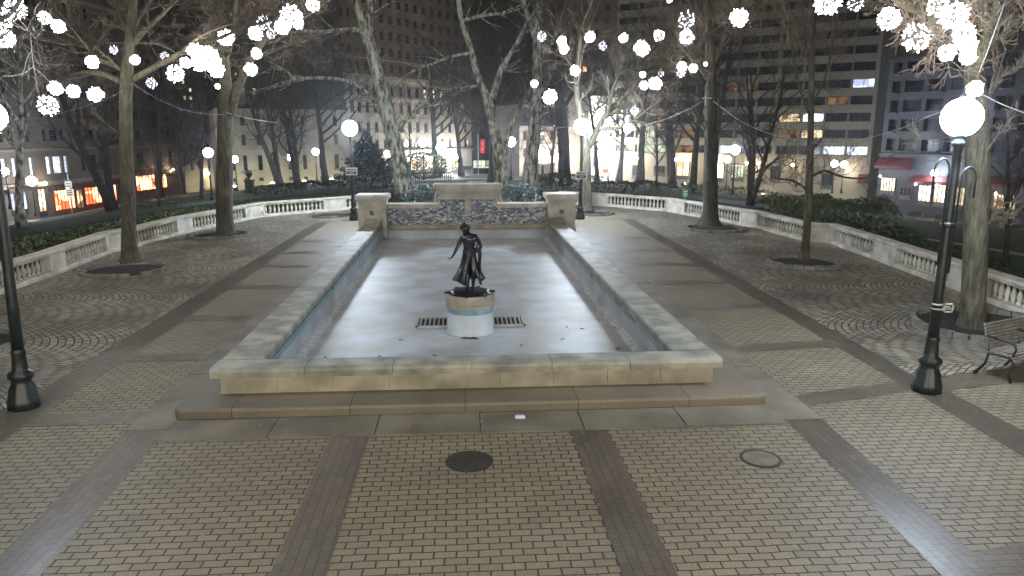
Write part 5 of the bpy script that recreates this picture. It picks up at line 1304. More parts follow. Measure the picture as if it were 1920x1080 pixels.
shop(q1, b1, 144, 205, 347, 380, 'lw_red', 'redframe', 10); shop(q1, b1, 84, 124, 346, 382, 'lw_red', 'redframe', 6); shop(q1, b1, 127, 140, 350, 384, 'lw_warm', 'redframe', 2, 'door'); shop(q1, b1, 53, 68, 341, 380, 'lw_shop', 'framed', 2)
shop(q1, b1, 0, 32, 343, 372, 'lw_white', 'framed', 4); shop(q1, b1, 244, 281, 334, 368, 'lw_red', 'redframe', 6); shop(q1, b1, 212, 226, 348, 372, 'lw_warm', 'framed', 1); shop(q1, b1, 290, 303, 338, 368, 'lw_red', 'redframe', 2, 'door')
for (x0, x1, y0, y1, m, out) in ((76, 128, 338, 347, 'awn_dk', 1.0), (143, 206, 338, 348, 'awn_dk', 1.0), (246, 280, 329, 336, 'redframe', .5), (-10, 34, 333, 342, 'awn_dk', .8)):
    u0, u1 = sorted((q1['u'](x0), q1['u'](x1))); z0, z1 = sorted((q1['Z'](y0) - q1['zb'], q1['Z'](y1) - q1['zb'])); s = q1['s']
    mb = MB(); k = [(0, z1 + .3), (-out * s, z1 - .25), (-out * s, z0), (0, z0)]; mb.add([(u, y, z) for u in (u0, u1) for y, z in k], [(0, 1, 2, 3), (7, 6, 5, 4), (0, 4, 5, 1), (1, 5, 6, 2), (2, 6, 7, 3), (3, 7, 4, 0)]); mb.build('awning', MT[m], b1)
# white fascia lettering on the dark awning (too small to read in the photograph)
u0, u1 = q1['u'](170), q1['u'](186); z0 = q1['Z'](341) - q1['zb']; mb = MB(); rg = random.Random(2); u = u0
while u < u1: l = rg.uniform(.12, .3); mb.box(u, u + l, *sorted((-1.03 * q1['s'], -1.006 * q1['s'])), z0 - .3, z0 - .3 + rg.uniform(.25, .4)); u += l + .1
mb.build('lettering', MT['white'], b1)
def facade_light(Q, x, y, out, power, col=(1, .8, .5), label=None, r_=.22, mat='globewarm'):
    u = Q['u'](x); P = Q['A'] + Q['U'] * u + Q['N'] * out; z = Q['Z'](y)
    t = thing('wall_lantern', label, 'lantern', (P.x, P.y, z), math.atan2(Q['U'].y, Q['U'].x)); mb = MB(); mb.ball((0, 0, 0), r_, 10, 8); mb.build('lantern_globe', MT[mat], t, True)
    mb = MB(); mb.tube([(0, 0, -r_ * .9), (0, out * Q['s'] * .5, -r_ * 1.2), (0, out * Q['s'] - .02, -r_)], .03, 5); mb.build('bracket', MT['iron'], t)
for x, y, lb in ((186, 346, 'warm lantern over the red lit restaurant windows'), (100, 344, 'warm lantern over the smaller red shop window'), (284, 330, 'warm lantern left of the red door'), (308, 330, 'warm lantern right of the red door'), (60, 332, 'bright lantern over the white shop entrance'), (12, 338, 'bright lantern over the leftmost shop')):
    facade_light(q1, x, y, .9, 1, label=lb, r_=.14)
# lit stone wing beyond
bw, qw = building('stone_house', 'warm lit stone house beyond the red door, left of the second left trunk', 326, 132, 408, 146, 370, 205, [(334, 341), (352, 358), (366, 372), (384, 392)], [(300, 318), (268, 284), (235, 250)], 'w_cream', bands=[(288, 292, .3, 'w_cream', None, None), (208, 214, .5, 'w_cream', None, None)])
facade_light(qw, 378, 326, .8, 1, label='white lantern on the lit stone house', r_=.2)
# B2 pale stone building
b2, q2 = building('stone_building', 'pale yellowish lit stone building with tall windows left of the conifer', 404, 104, 655, 112, 560, 205, [(430, 437), (452, 460), (480, 489), (509, 517), (537, 546), (565, 573), (596, 605), (625, 633)], [(331, 338), (290, 318), (252, 272), (218, 236)], 'w_cream',
    bands=[(325, 328, .25, 'w_cream', None, None), (279, 283, .35, 'w_cream', None, None), (205, 212, .6, 'w_cream', None, None)])
def added_uplight(Q, x, root_label, out=3.0):  # hidden floodlights added to brighten the lower facades
    u = Q['u'](x); P = Q['A'] + Q['U'] * u + Q['N'] * out; z = terrain(P.x, P.y) + .35
    t = thing('floodlight', root_label, 'floodlight', (P.x, P.y, z), math.atan2(Q['N'].y, Q['N'].x) - math.pi / 2)
    # local -y faces the wall
    mb = MB(); mb.cbox(-.3, .3, -.1, .25, -.3, .25, .03); mb.tube([(0, .1, -.5), (0, .1, -.28)], .05, 6); mb.build('housing', MT['iron'], t)
    mb = MB(); mb.add([(-.26, -.11, -.2), (.26, -.11, -.2), (.26, .02, .27), (-.26, .02, .27)], [(0, 1, 2, 3)]); mb.build('lens', MT['addedflood'], t)
for x, n in ((430, 'left end'), (500, 'middle left'), (560, 'middle right'), (610, 'right end')): added_uplight(q2, x, 'added ground floodlight washing the ' + n + ' of the pale stone building')
added_uplight(qw, 350, 'added ground floodlight washing the lit stone house, left one', 2.2); added_uplight(qw, 385, 'added ground floodlight washing the lit stone house, right one', 2.2)
# dark towers
c_a = [(x, x + 6) for x in range(335, 640, 19)]
building('tower_block', 'dark tower block behind the pale stone building with a few lit windows', 452, 122, 648, 127, 560, -70, [(x, x + 7) for x in range(460, 636, 19)], [(y, y + 13) for y in range(-50, 196, 27)], 'w_dark', lit={(5, 0): 'lw_dim', (2, 5): 'lw_warm', (3, 7): 'lw_dim', (1, 1): 'lw_warm', (1, 0): 'lw_warm', (4, 2): 'lw_dim'})
building('tower_block', 'dark distant tower at upper left with scattered lit windows seen between the left trunks', 318, 230, 392, 230, 350, 20, [(x, x + 5) for x in range(325, 388, 12)], [(y, y + 7) for y in range(60, 205, 15)], 'w_dark', lit={(0, 1): 'lw_warm', (1, 2): 'lw_warm', (2, 1): 'lw_dim', (2, 3): 'lw_warm', (3, 2): 'lw_warm', (4, 3): 'lw_dim', (4, 2): 'lw_warm', (7, 1): 'lw_dim', (0, 3): 'lw_dim', (1, 3): 'lw_warm', (3, 1): 'lw_warm'}, bands=[(45, 53, .9, 'white', 326, 368)], sills=False)
building('tower_block', 'slim distant tower right of the second left trunk with a lit stair column', 440, 205, 490, 205, 460, -60, [(448, 452), (456, 460), (466, 470)], [(y, y + 6) for y in range(-40, 205, 16)], 'w_dark', lit={(4, 0): 'lw_warm', (5, 1): 'lw_warm', (6, 1): 'lw_warm', (7, 1): 'lw_dim', (8, 1): 'lw_white', (9, 1): 'lw_warm', (10, 1): 'lw_warm', (11, 0): 'lw_warm', (11, 1): 'lw_warm', (12, 2): 'lw_dim', (6, 2): 'lw_dim', (9, 2): 'lw_warm'}, sills=False)
# B3 hotel
hc = [(x, x + 6.5) for x in [646, 659, 673, 688, 703, 719, 735, 751, 766, 781, 796, 811, 826, 841, 856, 870]]
b3, q3 = building('hotel_building', 'large brown brick hotel with stone lower storeys filling the centre background', 640, 129, 884, 160, 800, -60, hc, [(262, 276), (232, 248), (197, 214), (168, 184), (128, 143), (100, 115), (71, 86), (42, 57), (13, 28), (-16, -1), (-45, -30)], 'w_hotel', depth=4,
    lowmat='w_cream', split=152, lit={(3, 10): 'lw_shop', (3, 11): 'lw_shop', (3, 12): 'lw_warm', (8, 7): 'lw_dim'}, bands=[(150, 158, .7, 'w_cream', None, None), (187, 190, .4, 'w_cream', None, None), (121, 123, .2, 'w_cream', None, None), (280, 284, .5, 'w_cream', None, None)])
shop(q3, b3, 845, 866, 299, 318, 'lw_warm', 'framed', 3, 'door'); shop(q3, b3, 735, 835, 292, 318, 'lw_shop', 'frame', 12)
facade_light(q3, 838, 296, 2.0, 1, label='dazzling lantern at the hotel entrance left of the parked vehicle', r_=.6, mat='glare'); facade_light(q3, 790, 297, 2.0, 1, label='bright lantern on the hotel front behind the shrub lamp', r_=.55, mat='glare')
facade_light(q3, 750, 297, 2.0, 1, label='bright lantern on the hotel front right of the leaning plane trunk', r_=.45, mat='glare')
# gap building and banner
bg, qg = building('corner_building', 'dim grey building in the street gap behind the red banner', 880, 175, 980, 175, 920, 195, [(889, 896), (905, 911), (925, 931), (950, 956)], [(300, 318), (262, 275), (232, 246)], 'w_dark', sills=False)
shop(qg, bg, 886, 925, 300, 316, 'lw_green', 'framed', 5)
p = hit(897, 333); t = thing('banner_pole', 'thin pole carrying a bright red backlit vertical banner in the street gap', 'sign', p); D = (p - EYE).dot(CF); k = D / F
mb = MB(); mb.lathe([(.12, 0), (.1, .3), (.06, .4), (.05, 80 * k)], (0, 0, 0), 8); mb.build('pole', MT['metal'], t)
mb = MB(); mb.cbox(.35, .35 + 8 * k, -.1, .1, 45 * k, 70 * k, .04); mb.build('banner', MT['redsign'], t); mb = MB(); mb.box(0, .36, -.03, .03, 66 * k, 67 * k); mb.box(0, .36, -.03, .03, 48 * k, 49 * k); mb.build('arm', MT['iron'], t)
mb = MB(); mb.ball((.35 + 4 * k, -.13, 53 * k), 1.6 * k, 10, 6, sq=(1, .08, 1)); mb.box(.35 + 3.2 * k, .35 + 4.8 * k, -.118, -.104, 58 * k, 66 * k); mb.build('banner_mark', MT['white'], t)
# B4 pale townhouse
b4, q4 = building('townhouse', 'pale ornate stone townhouse with arched dormers right of the double plane', 974, 140, 1104, 146, 1030, 196, [(981, 988), (995, 1002), (1014, 1021), (1032, 1039), (1059, 1066), (1074, 1081), (1090, 1097)], [(310, 326), (280, 292), (247, 262), (212, 230)], 'w_dark', lowmat='w_pale', split=236,
    lit={(1, 1): 'lw_green', (2, 6): 'lw_warm'}, bands=[(236, 240, .6, 'w_pale', None, None), (270, 272, .25, 'w_pale', None, None), (197, 201, .4, 'w_pale', None, None)])
mb = MB()
for x in (1018, 1062, 1078):
    u = q4['u'](x); z = q4['Z'](207) - q4['zb']; 
    pts = [(u + 1.0 * math.cos(R(a)), -.1 * q4['s'], z + .9 * math.sin(R(a))) for a in range(0, 181, 20)]; mb.tube(pts, .16, 6)
mb.build('dormer_arch', MT['w_pale'], b4, True)
mb = MB(); u = q4['u'](1022); z = q4['Z'](308) - q4['zb']; 
for i in (-1.4, 1.4): mb.lathe([(.22, -3.6), (.2, -3.4), (.18, -.3), (.24, 0)], (u + i, -1.2 * q4['s'], z), 10)
mb.cbox(u - 1.9, u + 1.9, *sorted((-1.6 * q4['s'], -.02 * q4['s'])), z, z + .4, .03); mb.build('porch', MT['w_pale'], b4)
facade_light(q4, 1008, 292, 1.4, 1, label='bright lantern left of the townhouse porch', r_=.5); facade_light(q4, 1040, 292, 1.4, 1, label='bright lantern right of the townhouse porch', r_=.42); facade_light(q4, 1090, 300, 1.4, 1, label='lantern at the right corner of the townhouse', r_=.36)
# B4b stone church-like front
b5, q5 = building('stone_church', 'small bright stone church front with arched window and red door', 1104, 136, 1153, 138, 1130, 180, [(1112, 1120)], [(290, 312)], 'w_pale', bands=[(268, 272, .3, 'w_pale', None, None), (225, 228, .3, 'w_pale', None, None)])
shop(q5, b5, 1132, 1141, 297, 318, 'lw_red', 'redframe', 2, 'door')
mb = MB(); u = q5['u'](1116); z = q5['Z'](290) - q5['zb']; mb.tube([(u + .5 * math.cos(R(a)), -.06 * q5['s'], z + .5 * math.sin(R(a))) for a in range(0, 181, 20)], .12, 6); u = q5['u'](1136); z = q5['Z'](296) - q5['zb']
mb.add([(u - .8, -.3 * q5['s'], z), (u + .8, -.3 * q5['s'], z), (u, -.3 * q5['s'], z + 1.0), (u - .8, -.01, z), (u + .8, -.01, z), (u, -.01, z + 1.0)], [(0, 1, 2), (0, 2, 5, 3), (1, 4, 5, 2), (0, 3, 4, 1)]); mb.build('arch', MT['w_pale'], b5)
facade_light(q5, 1126, 282, 2.2, 1, label='dazzling floodlight on the stone church front', r_=.8, mat='glare'); facade_light(q5, 1128, 225, 2.2, 1, label='upper floodlight washing the stone church gable', r_=.6, mat='glare')
facade_light(q5, 1112, 250, 2.0, 1, label='upper left floodlight beside the church gable', r_=.5, mat='glare')
# B6 concrete slab block
rr = [(272 - 28.5 * i, 287 - 28.5 * i) for i in range(12)]
sc_cols = [(1154 + i * 37.2, 1154 + (i + 1) * 37.2 - 2.5) for i in range(8)] + [(1456 + i * 44, 1456 + (i + 1) * 44 - 2.5) for i in range(4)]
b6, q6 = building('concrete_block', 'long modern cream concrete block with dark ribbon windows filling the right background', 1151, 137, 1637, 112, 1330, -85, sc_cols, rr, 'w_slab', rec=.9, ribbon=True, frame='framed', mull=(1, 0),
    lit={(0, 0): 'lw_green', (4, 11): 'lw_white', (2, 8): 'lw_warm', (2, 9): 'lw_white', (1, 8): 'lw_dim', (0, 5): 'lw_white', (0, 10): 'lw_white', (4, 5): 'lw_dim', (4, 6): 'lw_dim', (0, 1): 'lw_green', (0, 11): 'lw_white', (7, 8): 'lw_dim', (1, 1): 'lw_green', (0, 2): 'lw_green', (0, 3): 'lw_dim', (1, 3): 'lw_dim', (3, 10): 'lw_dim', (1, 9): 'lw_warm', (5, 3): 'lw_dim', (2, 2): 'lw_dim'}, sills=False)
for (x0, x1, y0, y1, m, n, nm) in ((1188, 1210, 312, 335, 'glass', 3, 'door'), (1229, 1250, 313, 328, 'glass', 3, 'shopfront'), (1272, 1296, 302, 332, 'lw_shop', 2, 'door'), (1340, 1362, 306, 334, 'lw_shop', 3, 'shopfront'), (1376, 1400, 306, 332, 'lw_green', 4, 'shopfront'), (1410, 1440, 308, 332, 'lw_warm', 4, 'shopfront'), (1450, 1470, 308, 332, 'glass', 3, 'shopfront'), (1548, 1570, 318, 340, 'glass', 3, 'door')):
    shop(q6, b6, x0, x1, y0, y1, m, 'framed', n, nm)
for x, y, r_, lb in ((1276, 300, .25, 'left lantern of the pair over the block entrance'), (1292, 300, .25, 'right lantern of the pair over the block entrance'), (1408, 304, .2, 'small lantern behind the many stemmed tree'), (1430, 304, .2, 'small lantern right of the many stemmed tree'), (1200, 300, .3, 'lantern over the leftmost door of the concrete block'), (1495, 305, .22, 'small lantern on the block left of the slim tree'), (1350, 300, .3, 'lantern behind the big right trunk'), (1600, 312, .25, 'lantern at the right end of the concrete block')):
    facade_light(q6, x, y, 1.3, 1, label=lb, r_=r_)
for x, n in ((1175, 'left end'), (1225, 'second bay from the left end'), (1300, 'entrance'), (1390, 'centre'), (1450, 'bay left of the slim tree'), (1520, 'bay right of the slim tree'), (1590, 'right end')): added_uplight(q6, x, 'added ground floodlight washing the ' + n + ' of the concrete block')
# B7 grey tower with red awning shops
b7, q7 = building('grey_building', 'blue grey concrete building with stacked balconies and red awnings at far right', 1655, 106, 1990, 86, 1720, 100, [(1664, 1679), (1687, 1721), (1730, 1762), (1772, 1800), (1812, 1845), (1858, 1890), (1905, 1940)], [(260 - 37 * i, 284 - 37 * i) for i in range(5)], 'w_grey', rec=.8, mull=(2, 1), frame='framed',
    bands=[(288, 294, .5, 'w_grey', None, None), (104, 110, .4, 'w_grey', None, None)], sills=False)
mb = MB()
for i in range(5):
    z0 = q7['Z'](290 - 37 * i) - q7['zb']; s = q7['s']
    for a, b in ((1664, 1679), (1687, 1762), (1772, 1845)):
        u0, u1 = q7['u'](a), q7['u'](b); mb.box(u0, u1, *sorted((-.5 * s, -.02 * s)), z0 + .35, z0 + .5); 
mb.build('balcony', MT['w_grey'], b7)
for (x0, x1, y0, y1, m, n) in ((1662, 1690, 335, 362, 'lw_shop', 5), (1700, 1722, 350, 368, 'glass', 3), (1735, 1760, 345, 376, 'lw_shop', 3), (1765, 1795, 342, 376, 'lw_shop', 4), (1800, 1825, 345, 378, 'lw_warm', 4), (1850, 1875, 345, 372, 'lw_shop', 3), (1880, 1925, 352, 378, 'lw_warm', 6)):
    shop(q7, b7, x0, x1, y0, y1, m, 'frame', n)
def slant(Q, root, x0, x1, y0, y1, out, m):
    u0, u1 = sorted((Q['u'](x0), Q['u'](x1))); z0, z1 = sorted((Q['Z'](y0) - Q['zb'], Q['Z'](y1) - Q['zb'])); s = Q['s']
    mb = MB(); k = [(0, z1), (-out * .35 * s, z1), (-out * s, z0 + .4), (-out * s, z0), (0, z0)]; n = len(k)
    mb.add([(u, y, z) for u in (u0, u1) for y, z in k], [tuple(range(n)), tuple(range(2 * n - 1, n - 1, -1))] + [(i, i + n, (i + 1) % n + n, (i + 1) % n) for i in range(n)]); mb.build('awning', MT[m], root)
slant(q7, b7, 1656, 1716, 297, 318, 1.2, 'awn_red'); slant(q7, b7, 1728, 1800, 327, 342, 1.8, 'awn_red'); slant(q7, b7, 1846, 1935, 322, 340, 1.8, 'awn_red')
slant(q6, b6, 1618, 1636, 318, 333, 1.0, 'awn_red')
for x, y, lb in ((1676, 332, 'lantern over the first red awning shop'), (1745, 343, 'lantern over the second red awning shop'), (1785, 343, 'lantern over the third red awning shop'), (1812, 342, 'lantern behind the nearest right lamp post'), (1862, 346, 'lantern at the far right awning shop'), (1900, 350, 'outermost right shop lantern')):
    facade_light(q7, x, y, 2.0, 1, label=lb, r_=.11)
building('tower_block', 'dark tower rising behind the grey building at upper right', 1752, 150, 2060, 140, 1800, -90, [(x, x + 12) for x in range(1765, 1930, 26)], [(y, y + 15) for y in range(-60, 200, 34)], 'w_dark', sills=False, lit={(4, 1): 'lw_dim', (2, 4): 'lw_dim'})
building('tower_block', 'dark wall between the concrete block and the grey building', 1625, 150, 1672, 150, 1645, 60, [(1640, 1646), (1652, 1658)], [(y, y + 10) for y in range(80, 300, 30)], 'w_dark', sills=False)
# tall dark blocks filling the skyline behind the central hotel gap
building('tower_block', 'dark tower behind the forked white plane, over the street gap', 868, 240, 1010, 240, 940, -80, [(x, x + 6) for x in range(878, 1005, 14)], [(y, y + 9) for y in range(-60, 260, 19)], 'w_dark', sills=False, lit={(3, 2): 'lw_dim'})
building('tower_block', 'dark brick tower behind the pale townhouse and church', 1000, 190, 1175, 190, 1090, -80, [(x, x + 8) for x in range(1010, 1170, 20)], [(y, y + 11) for y in range(-60, 230, 23)], 'w_hotel', sills=False, lit={(4, 3): 'lw_red', (4, 4): 'lw_red', (7, 2): 'lw_dim'})
building('tower_block', 'dark tower left of frame centre rising behind the apartment block', 200, 190, 330, 195, 260, -80, [(x, x + 9) for x in range(210, 326, 22)], [(y, y + 12) for y in range(-60, 260, 27)], 'w_dark', sills=False)

# ------------------------------------------------------------------ streets and walks following the terrain
def ribbon_sheet(name, near, far_d, m, dz):
    pts = []; 
    X_ = [near[0][0] + (near[-1][0] - near[0][0]) * i / 60 for i in range(61)]
    mb = MB(); K = 8
    for x in X_:
        y = lerp_tab(x, near); a = hit(x, y)
        fd = lerp_tab(x, far_d); b = atd(x, 250, fd); b.z = 0; A2 = Vector((a.x, a.y, 0))
        for k in range(K + 1):
            q = A2.lerp(Vector((b.x, b.y, 0)), k / K); mb.v.append((q.x, q.y, terrain(q.x, q.y) + dz))
    for i in range(60):
        for k in range(K): q = i * (K + 1) + k; mb.f.append((q, q + K + 1, q + K + 2, q + 1)); mb.m.append(0)
    return struct(name, mb, m)
near = [(-100, 436), (0, 428), (120, 405), (215, 388), (330, 372), (480, 352), (640, 345), (845, 338), (900, 337), (1100, 341), (1300, 352), (1500, 364), (1650, 374), (1800, 394), (2000, 420)]
far = [(-100, 82), (180, 108), (336, 130), (560, 150), (884, 170), (1104, 146), (1151, 138), (1637, 114), (1990, 90)]
near2 = [(a, b) for a, b in near]
ribbon_sheet('sidewalk', near, far, MT['walk'], .06)
def shifted(dy): return [(a, b - dy) for a, b in near]
far2 = [(a, b - 5) for a, b in far]
ribbon_sheet('street', shifted(3), far2, MT['asphalt'], .075)
# central walk behind the wall
mb = MB(); n = 30
for i in range(n + 1):
    y = 29.2 + i * 2.2; w = 1.9 + .02 * i; xc = .25 + (y - 29) * .048
    mb.v += [(xc - w, y, terrain(xc, y) + .03), (xc + w, y, terrain(xc, y) + .03)]
for i in range(n): mb.f.append((2 * i, 2 * i + 1, 2 * i + 3, 2 * i + 2)); mb.m.append(0)
struct('garden_path', mb, MT['walk'])
mb = MB()
for i in range(41):
    a = R(13 + i * .8); r0_ = 37 - i * .1; 
    for rr in (r0_ + 7, r0_ + 9.5): x, y = rr * math.sin(a), rr * math.cos(a); mb.v.append((x, y, terrain(x, y) + .03))
for i in range(40): mb.f.append((2 * i, 2 * i + 1, 2 * i + 3, 2 * i + 2)); mb.m.append(0)
struct('garden_path', mb, MT['walk'])

# ------------------------------------------------------------------ cars
def car(label, loc, rz, mat, kind='sedan', s=1.0, lit=False, cat='car'):
    t = thing('parked_car', label, cat, loc, rz)
    if kind == 'suv': prof = [(-2.35, .45), (-2.38, .85), (-2.25, 1.05), (-2.1, 1.62), (-1.9, 1.74), (.2, 1.78), (.55, 1.7), (1.15, 1.18), (2.1, 1.02), (2.35, .85), (2.38, .45)]
    else: prof = [(-2.25, .4), (-2.28, .75), (-2.15, .92), (-1.6, .98), (-1.0, 1.38), (-.6, 1.45), (.3, 1.45), (.55, 1.38), (1.15, .98), (2.0, .84), (2.25, .7), (2.28, .4)]
    mb = MB(); n = len(prof); secs = []
    for y, ins, sc_ in ((-.9, .12, .9), (-.84, 0, 1), (.84, 0, 1), (.9, .12, .9)):
        for x, z in prof:
            tz = max(0, z - .9) * .28 * (1 if y > 0 else -1); mb.v.append((x * (1 - .03 * (abs(y) > .85)), y - tz, .4 + (z - .4) * (1 if abs(y) < .88 else .94)))
    for k in range(3):
        for i in range(n): j = (i + 1) % n; mb.f.append((k * n + i, (k + 1) * n + i, (k + 1) * n + j, k * n + j)); mb.m.append(0)
    mb.f += [tuple(range(n)), tuple(range(4 * n - 1, 3 * n - 1, -1))]; mb.m += [0, 0]
    mb.build('body', MT[mat], t)
    mb = MB(); zt = max(z for x, z in prof)
    gx = (-1.9, .5) if kind == 'suv' else (-1.0, .55)
    for sg in (-1, 1):
        for a, b in ((gx[0], (gx[0] + gx[1]) / 2 - .05), ((gx[0] + gx[1]) / 2 + .05, gx[1])):
            y0 = sg * (.905 - .03); y1 = sg * (.905 - (zt - .98) * .28); mb.add([(a, y0 + .01 * sg, 1.0), (b + .25 * (b > .3), y0 + .01 * sg, 1.0), (b, y1 + .02 * sg, zt - .1), (a, y1 + .02 * sg, zt - .1)], [(0, 1, 2, 3)])
    mb.build('window', MT['glass'], t)
    for x in (-1.45, 1.45):
        for y in (-.86, .86):
            w = MB(); a, b = sorted((y, y * 1.08)); o = len(w.v); m_ = 18
            rs = [(.2, a), (.33, a), (.33, b), (.2, b)]
            M_ = Matrix.Translation((x, 0, .33)) @ Matrix.Rotation(R(-90), 4, 'X'); q = MB(); q.lathe([(.2, a), (.33, a), (.33, b), (.2, b)], (0, 0, 0), 18); q.v = [tuple(M_ @ Vector(v)) for v in q.v]; wo = q.build('wheel', MT['tyre'], t)
            q = MB(); e = b + .004 if y > 0 else a - .004; q.lathe([(.19, min(e, e - .02 * (1 if y > 0 else -1))), (.19, max(e, e - .02))], (0, 0, 0), 12); q.v = [tuple(M_ @ Vector((v[0], v[1], -v[2] * 1.0 if False else v[2]))) for v in q.v]; q.build('rim', MT['metal'], wo)
    for y in (-.65, .65):
        q = MB(); q.cbox(2.22 if kind == 'sedan' else 2.32, 2.3 if kind == 'sedan' else 2.4, y - .18, y + .18, .6, .76, .02); q.build('headlight', MT['bulb'] if lit else MT['white'], t)
        q = MB(); q.cbox(-2.3 if kind == 'sedan' else -2.4, -2.22 if kind == 'sedan' else -2.3, y - .15, y + .15, .65, .82, .02); q.build('taillight', MT['carred'], t)
    t.scale = (s,) * 3
    return t
def carp(label, x, yb, wpx, rz, mat, kind='sedan', lit=False):
    p = hit(x, yb); p = atd(x, yb, min(4.6 * F / wpx, (p - EYE).dot(CF) * 1.6)); 
    p.z = max(p.z, -14); t = terrain(p.x, p.y) + .08
    D = (p - EYE).dot(CF); return p, t, D
for lb, x, yb, rz, mat, kind, lit in (('dark pickup like vehicle parked in the bright street beyond the wall', 867, 328, 3.14, 'cargrey', 'suv', False), ('dark car parked before the red lit shops at left', 125, 398, 3.4, 'car', 'sedan', True),
        ('dark car beside the lit stone house left of the second left trunk', 330, 361, .3, 'car', 'suv', True), ('dark car parked under the shop lights at the far right', 1885, 402, 2.6, 'cargrey', 'sedan', True), ('pale car parked behind the nearest right trunk', 1835, 396, 2.6, 'metal', 'suv', False)):
    p = hit(x, yb); car(lb, (p.x, p.y, p.z + .08), rz, mat, kind, 1.0, lit)

# ------------------------------------------------------------------ small things
p = hit(469, 361); D = (p - EYE).dot(CF); t = thing('garden_urn', 'dark urn on a stone pedestal on the left lawn right of the second left trunk', 'urn', p)
mb = MB(); mb.cbox(-.55, .55, -.55, .55, 0, .2, .03); mb.cbox(-.42, .42, -.42, .42, .2, 1.25, .03); mb.cbox(-.52, .52, -.52, .52, 1.25, 1.4, .04); mb.build('plinth', MT['w_dark'], t)
mb = MB(); mb.lathe([(.2, 1.4), (.08, 1.5), (.09, 1.6), (.3, 1.8), (.36, 2.05), (.48, 2.15), (.45, 2.18), (.3, 2.1)], (0, 0, 0), 18); mb.build('bowl', MT['iron'], t, True)
mb = MB(); rg = random.Random(8)
for i in range(80): mb.leaf((rg.gauss(0, .28), rg.gauss(0, .28), 2.15 + rg.random() * .35), .12, rg)
mb.build('plant', MT['leaf'], t)
p = at(1285, 366, 37.5); zt = terrain(p.x, p.y); t = thing('notice_sign', 'small pale green notice board on a post left of the big right trunk', 'sign', (p.x, p.y, zt)); mb = MB(); mb.cbox(-.14, .14, -.012, .012, p.z - zt - .1, p.z - zt + .28, .01); mb.build('board', MT['greensign'], t)
mb = MB(); mb.box(-.1, .1, -.016, -.0125, p.z - zt + .18, p.z - zt + .22); mb.box(-.07, .07, -.016, -.0125, p.z - zt, p.z - zt + .1); mb.build('lettering', MT['signwhite'], t); mb = MB(); mb.tube([(0, .03, -.1), (0, .03, p.z - zt + .28)], .02, 6); mb.build('post', MT['metal'], t)
p = at(1059, 338, 62); zt = terrain(p.x, p.y); t = thing('notice_sign', 'small white notice on the dark thick trunk by the right rear lamp post', 'sign', (p.x, p.y, zt)); mb = MB(); mb.cbox(-.16, .16, -.015, .015, p.z - zt - .3, p.z - zt + .25, .01); mb.build('board', MT['signwhite'], t); mb = MB(); mb.tube([(0, .03, -.1), (0, .03, p.z - zt)], .02, 6); mb.build('post', MT['metal'], t)
p = hit(1622, 372); t = thing('street_sign', 'small dark street sign on a pole right of the concrete block', 'sign', p); mb = MB(); mb.tube([(0, 0, 0), (0, 0, 3.4)], .05, 6); mb.build('pole', MT['metal'], t); mb = MB(); mb.cbox(-.5, .5, -.03, .03, 2.0, 2.9, .02); mb.build('board', MT['signdark'], t); mb = MB(); mb.box(-.35, .35, -.04, -.031, 2.35, 2.5); mb.box(-.3, .3, -.04, -.031, 2.6, 2.7); mb.build('lettering', MT['signwhite'], t)
p = hit(136, 402); t = thing('street_sign', 'white parking notice on a pole before the red lit shopfront', 'sign', p); mb = MB(); mb.tube([(0, 0, 0), (0, 0, 5.2)], .07, 6); mb.build('pole', MT['metal'], t); mb = MB(); mb.cbox(-.45, .45, -.1, -.06, 3.4, 4.3, .02); mb.cbox(-.45, .45, -.1, -.06, 2.3, 3.3, .02); mb.build('board', MT['signwhite'], t)
mb = MB()
for z in (2.5, 2.8, 3.05, 3.6, 3.9): mb.box(-.32, .32, -.11, -.101, z, z + .1)
mb.build('lettering', MT['signdark'], t)
# low iron railing with planter left of the parked vehicle
a = hit(765, 341); b = hit(845, 340); t = thing('dark_railing', 'dark low planter wall with slots left of the walk behind the fountain wall', 'railing', a); mb = MB(); a2 = Vector(a); d = (b - a); n = 22
for i in range(n + 1): q = a + d * (i / n); q.z = terrain(q.x, q.y); mb.tube([(q.x, q.y, q.z), (q.x, q.y, q.z + 1.1)], .05, 5)
mb.tube([(a.x, a.y, terrain(a.x, a.y) + 1.1), (b.x, b.y, terrain(b.x, b.y) + 1.1)], .07, 6); mb.build('rail', MT['iron'], t, world=True)

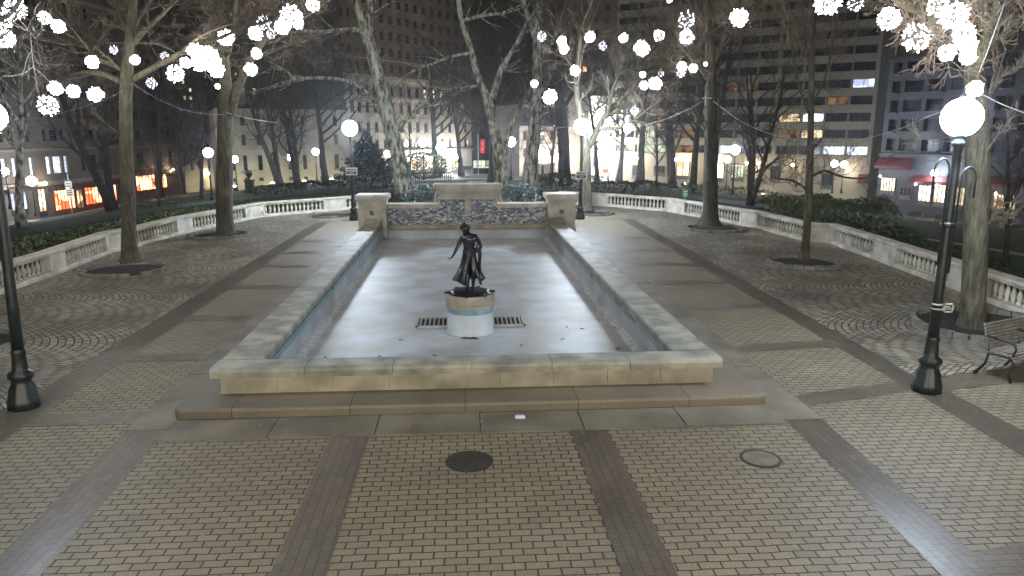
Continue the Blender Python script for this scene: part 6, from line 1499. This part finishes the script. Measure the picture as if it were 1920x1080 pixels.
# ------------------------------------------------------------------ light and air
sun_el, sun_rot = R(4), R(205)
w = bpy.data.worlds.new('World'); sc.world = w; w.use_nodes = True; nt = w.node_tree; nt.nodes.clear()
sky = nt.nodes.new('ShaderNodeTexSky'); sky.sky_type = 'NISHITA'; sky.sun_disc = False; sky.sun_elevation = sun_el; sky.sun_rotation = sun_rot; sky.altitude = 50; sky.air_density = 1.4; sky.dust_density = 3.5; sky.ozone_density = 1.5
bgd = nt.nodes.new('ShaderNodeBackground'); bgd.inputs[1].default_value = .012
out = nt.nodes.new('ShaderNodeOutputWorld'); nt.links.new(sky.outputs[0], bgd.inputs[0]); nt.links.new(bgd.outputs[0], out.inputs[0])
sl = bpy.data.lights.new('fill_sun', 'SUN'); sl.energy = .6; sl.angle = R(28); sl.color = (1, .88, .68); so = bpy.data.objects.new('fill_sun', sl); C.objects.link(so)  # soft warm fill light added from behind the camera, no real moon
so.rotation_euler = (R(26), 0, R(-12))
sc.view_settings.view_transform = 'Standard'; sc.view_settings.look = 'None'; sc.view_settings.gamma = 1; sc.view_settings.exposure = -0.15
cy = sc.cycles
sc.render.engine = 'CYCLES'
cy.max_bounces = 5; cy.diffuse_bounces = 2; cy.glossy_bounces = 2; cy.transmission_bounces = 2; cy.volume_bounces = 0; cy.transparent_max_bounces = 4
cy.use_denoising = True; cy.sample_clamp_indirect = 4; cy.caustics_reflective = False; cy.caustics_refractive = False
mb = MB(); mb.box(-190, 190, -25, 300, -32, 70)  # thin haze volume added so the lamps get halos
hz = newmat('added halo haze'); hm, hnt, hb = hz; hnt.nodes.clear()
ho = hnt.nodes.new('ShaderNodeOutputMaterial'); hv = hnt.nodes.new('ShaderNodeVolumePrincipled'); hv.inputs['Density'].default_value = .0005; hv.inputs['Color'].default_value = (.8, .85, .95, 1); hv.inputs['Anisotropy'].default_value = .86
hnt.links.new(hv.outputs[0], ho.inputs['Volume'])
o = mb.build('haze', hm); o['kind'] = 'stuff'; tag(o, 'thin haze added round the whole square to give the lamps halos', 'haze')
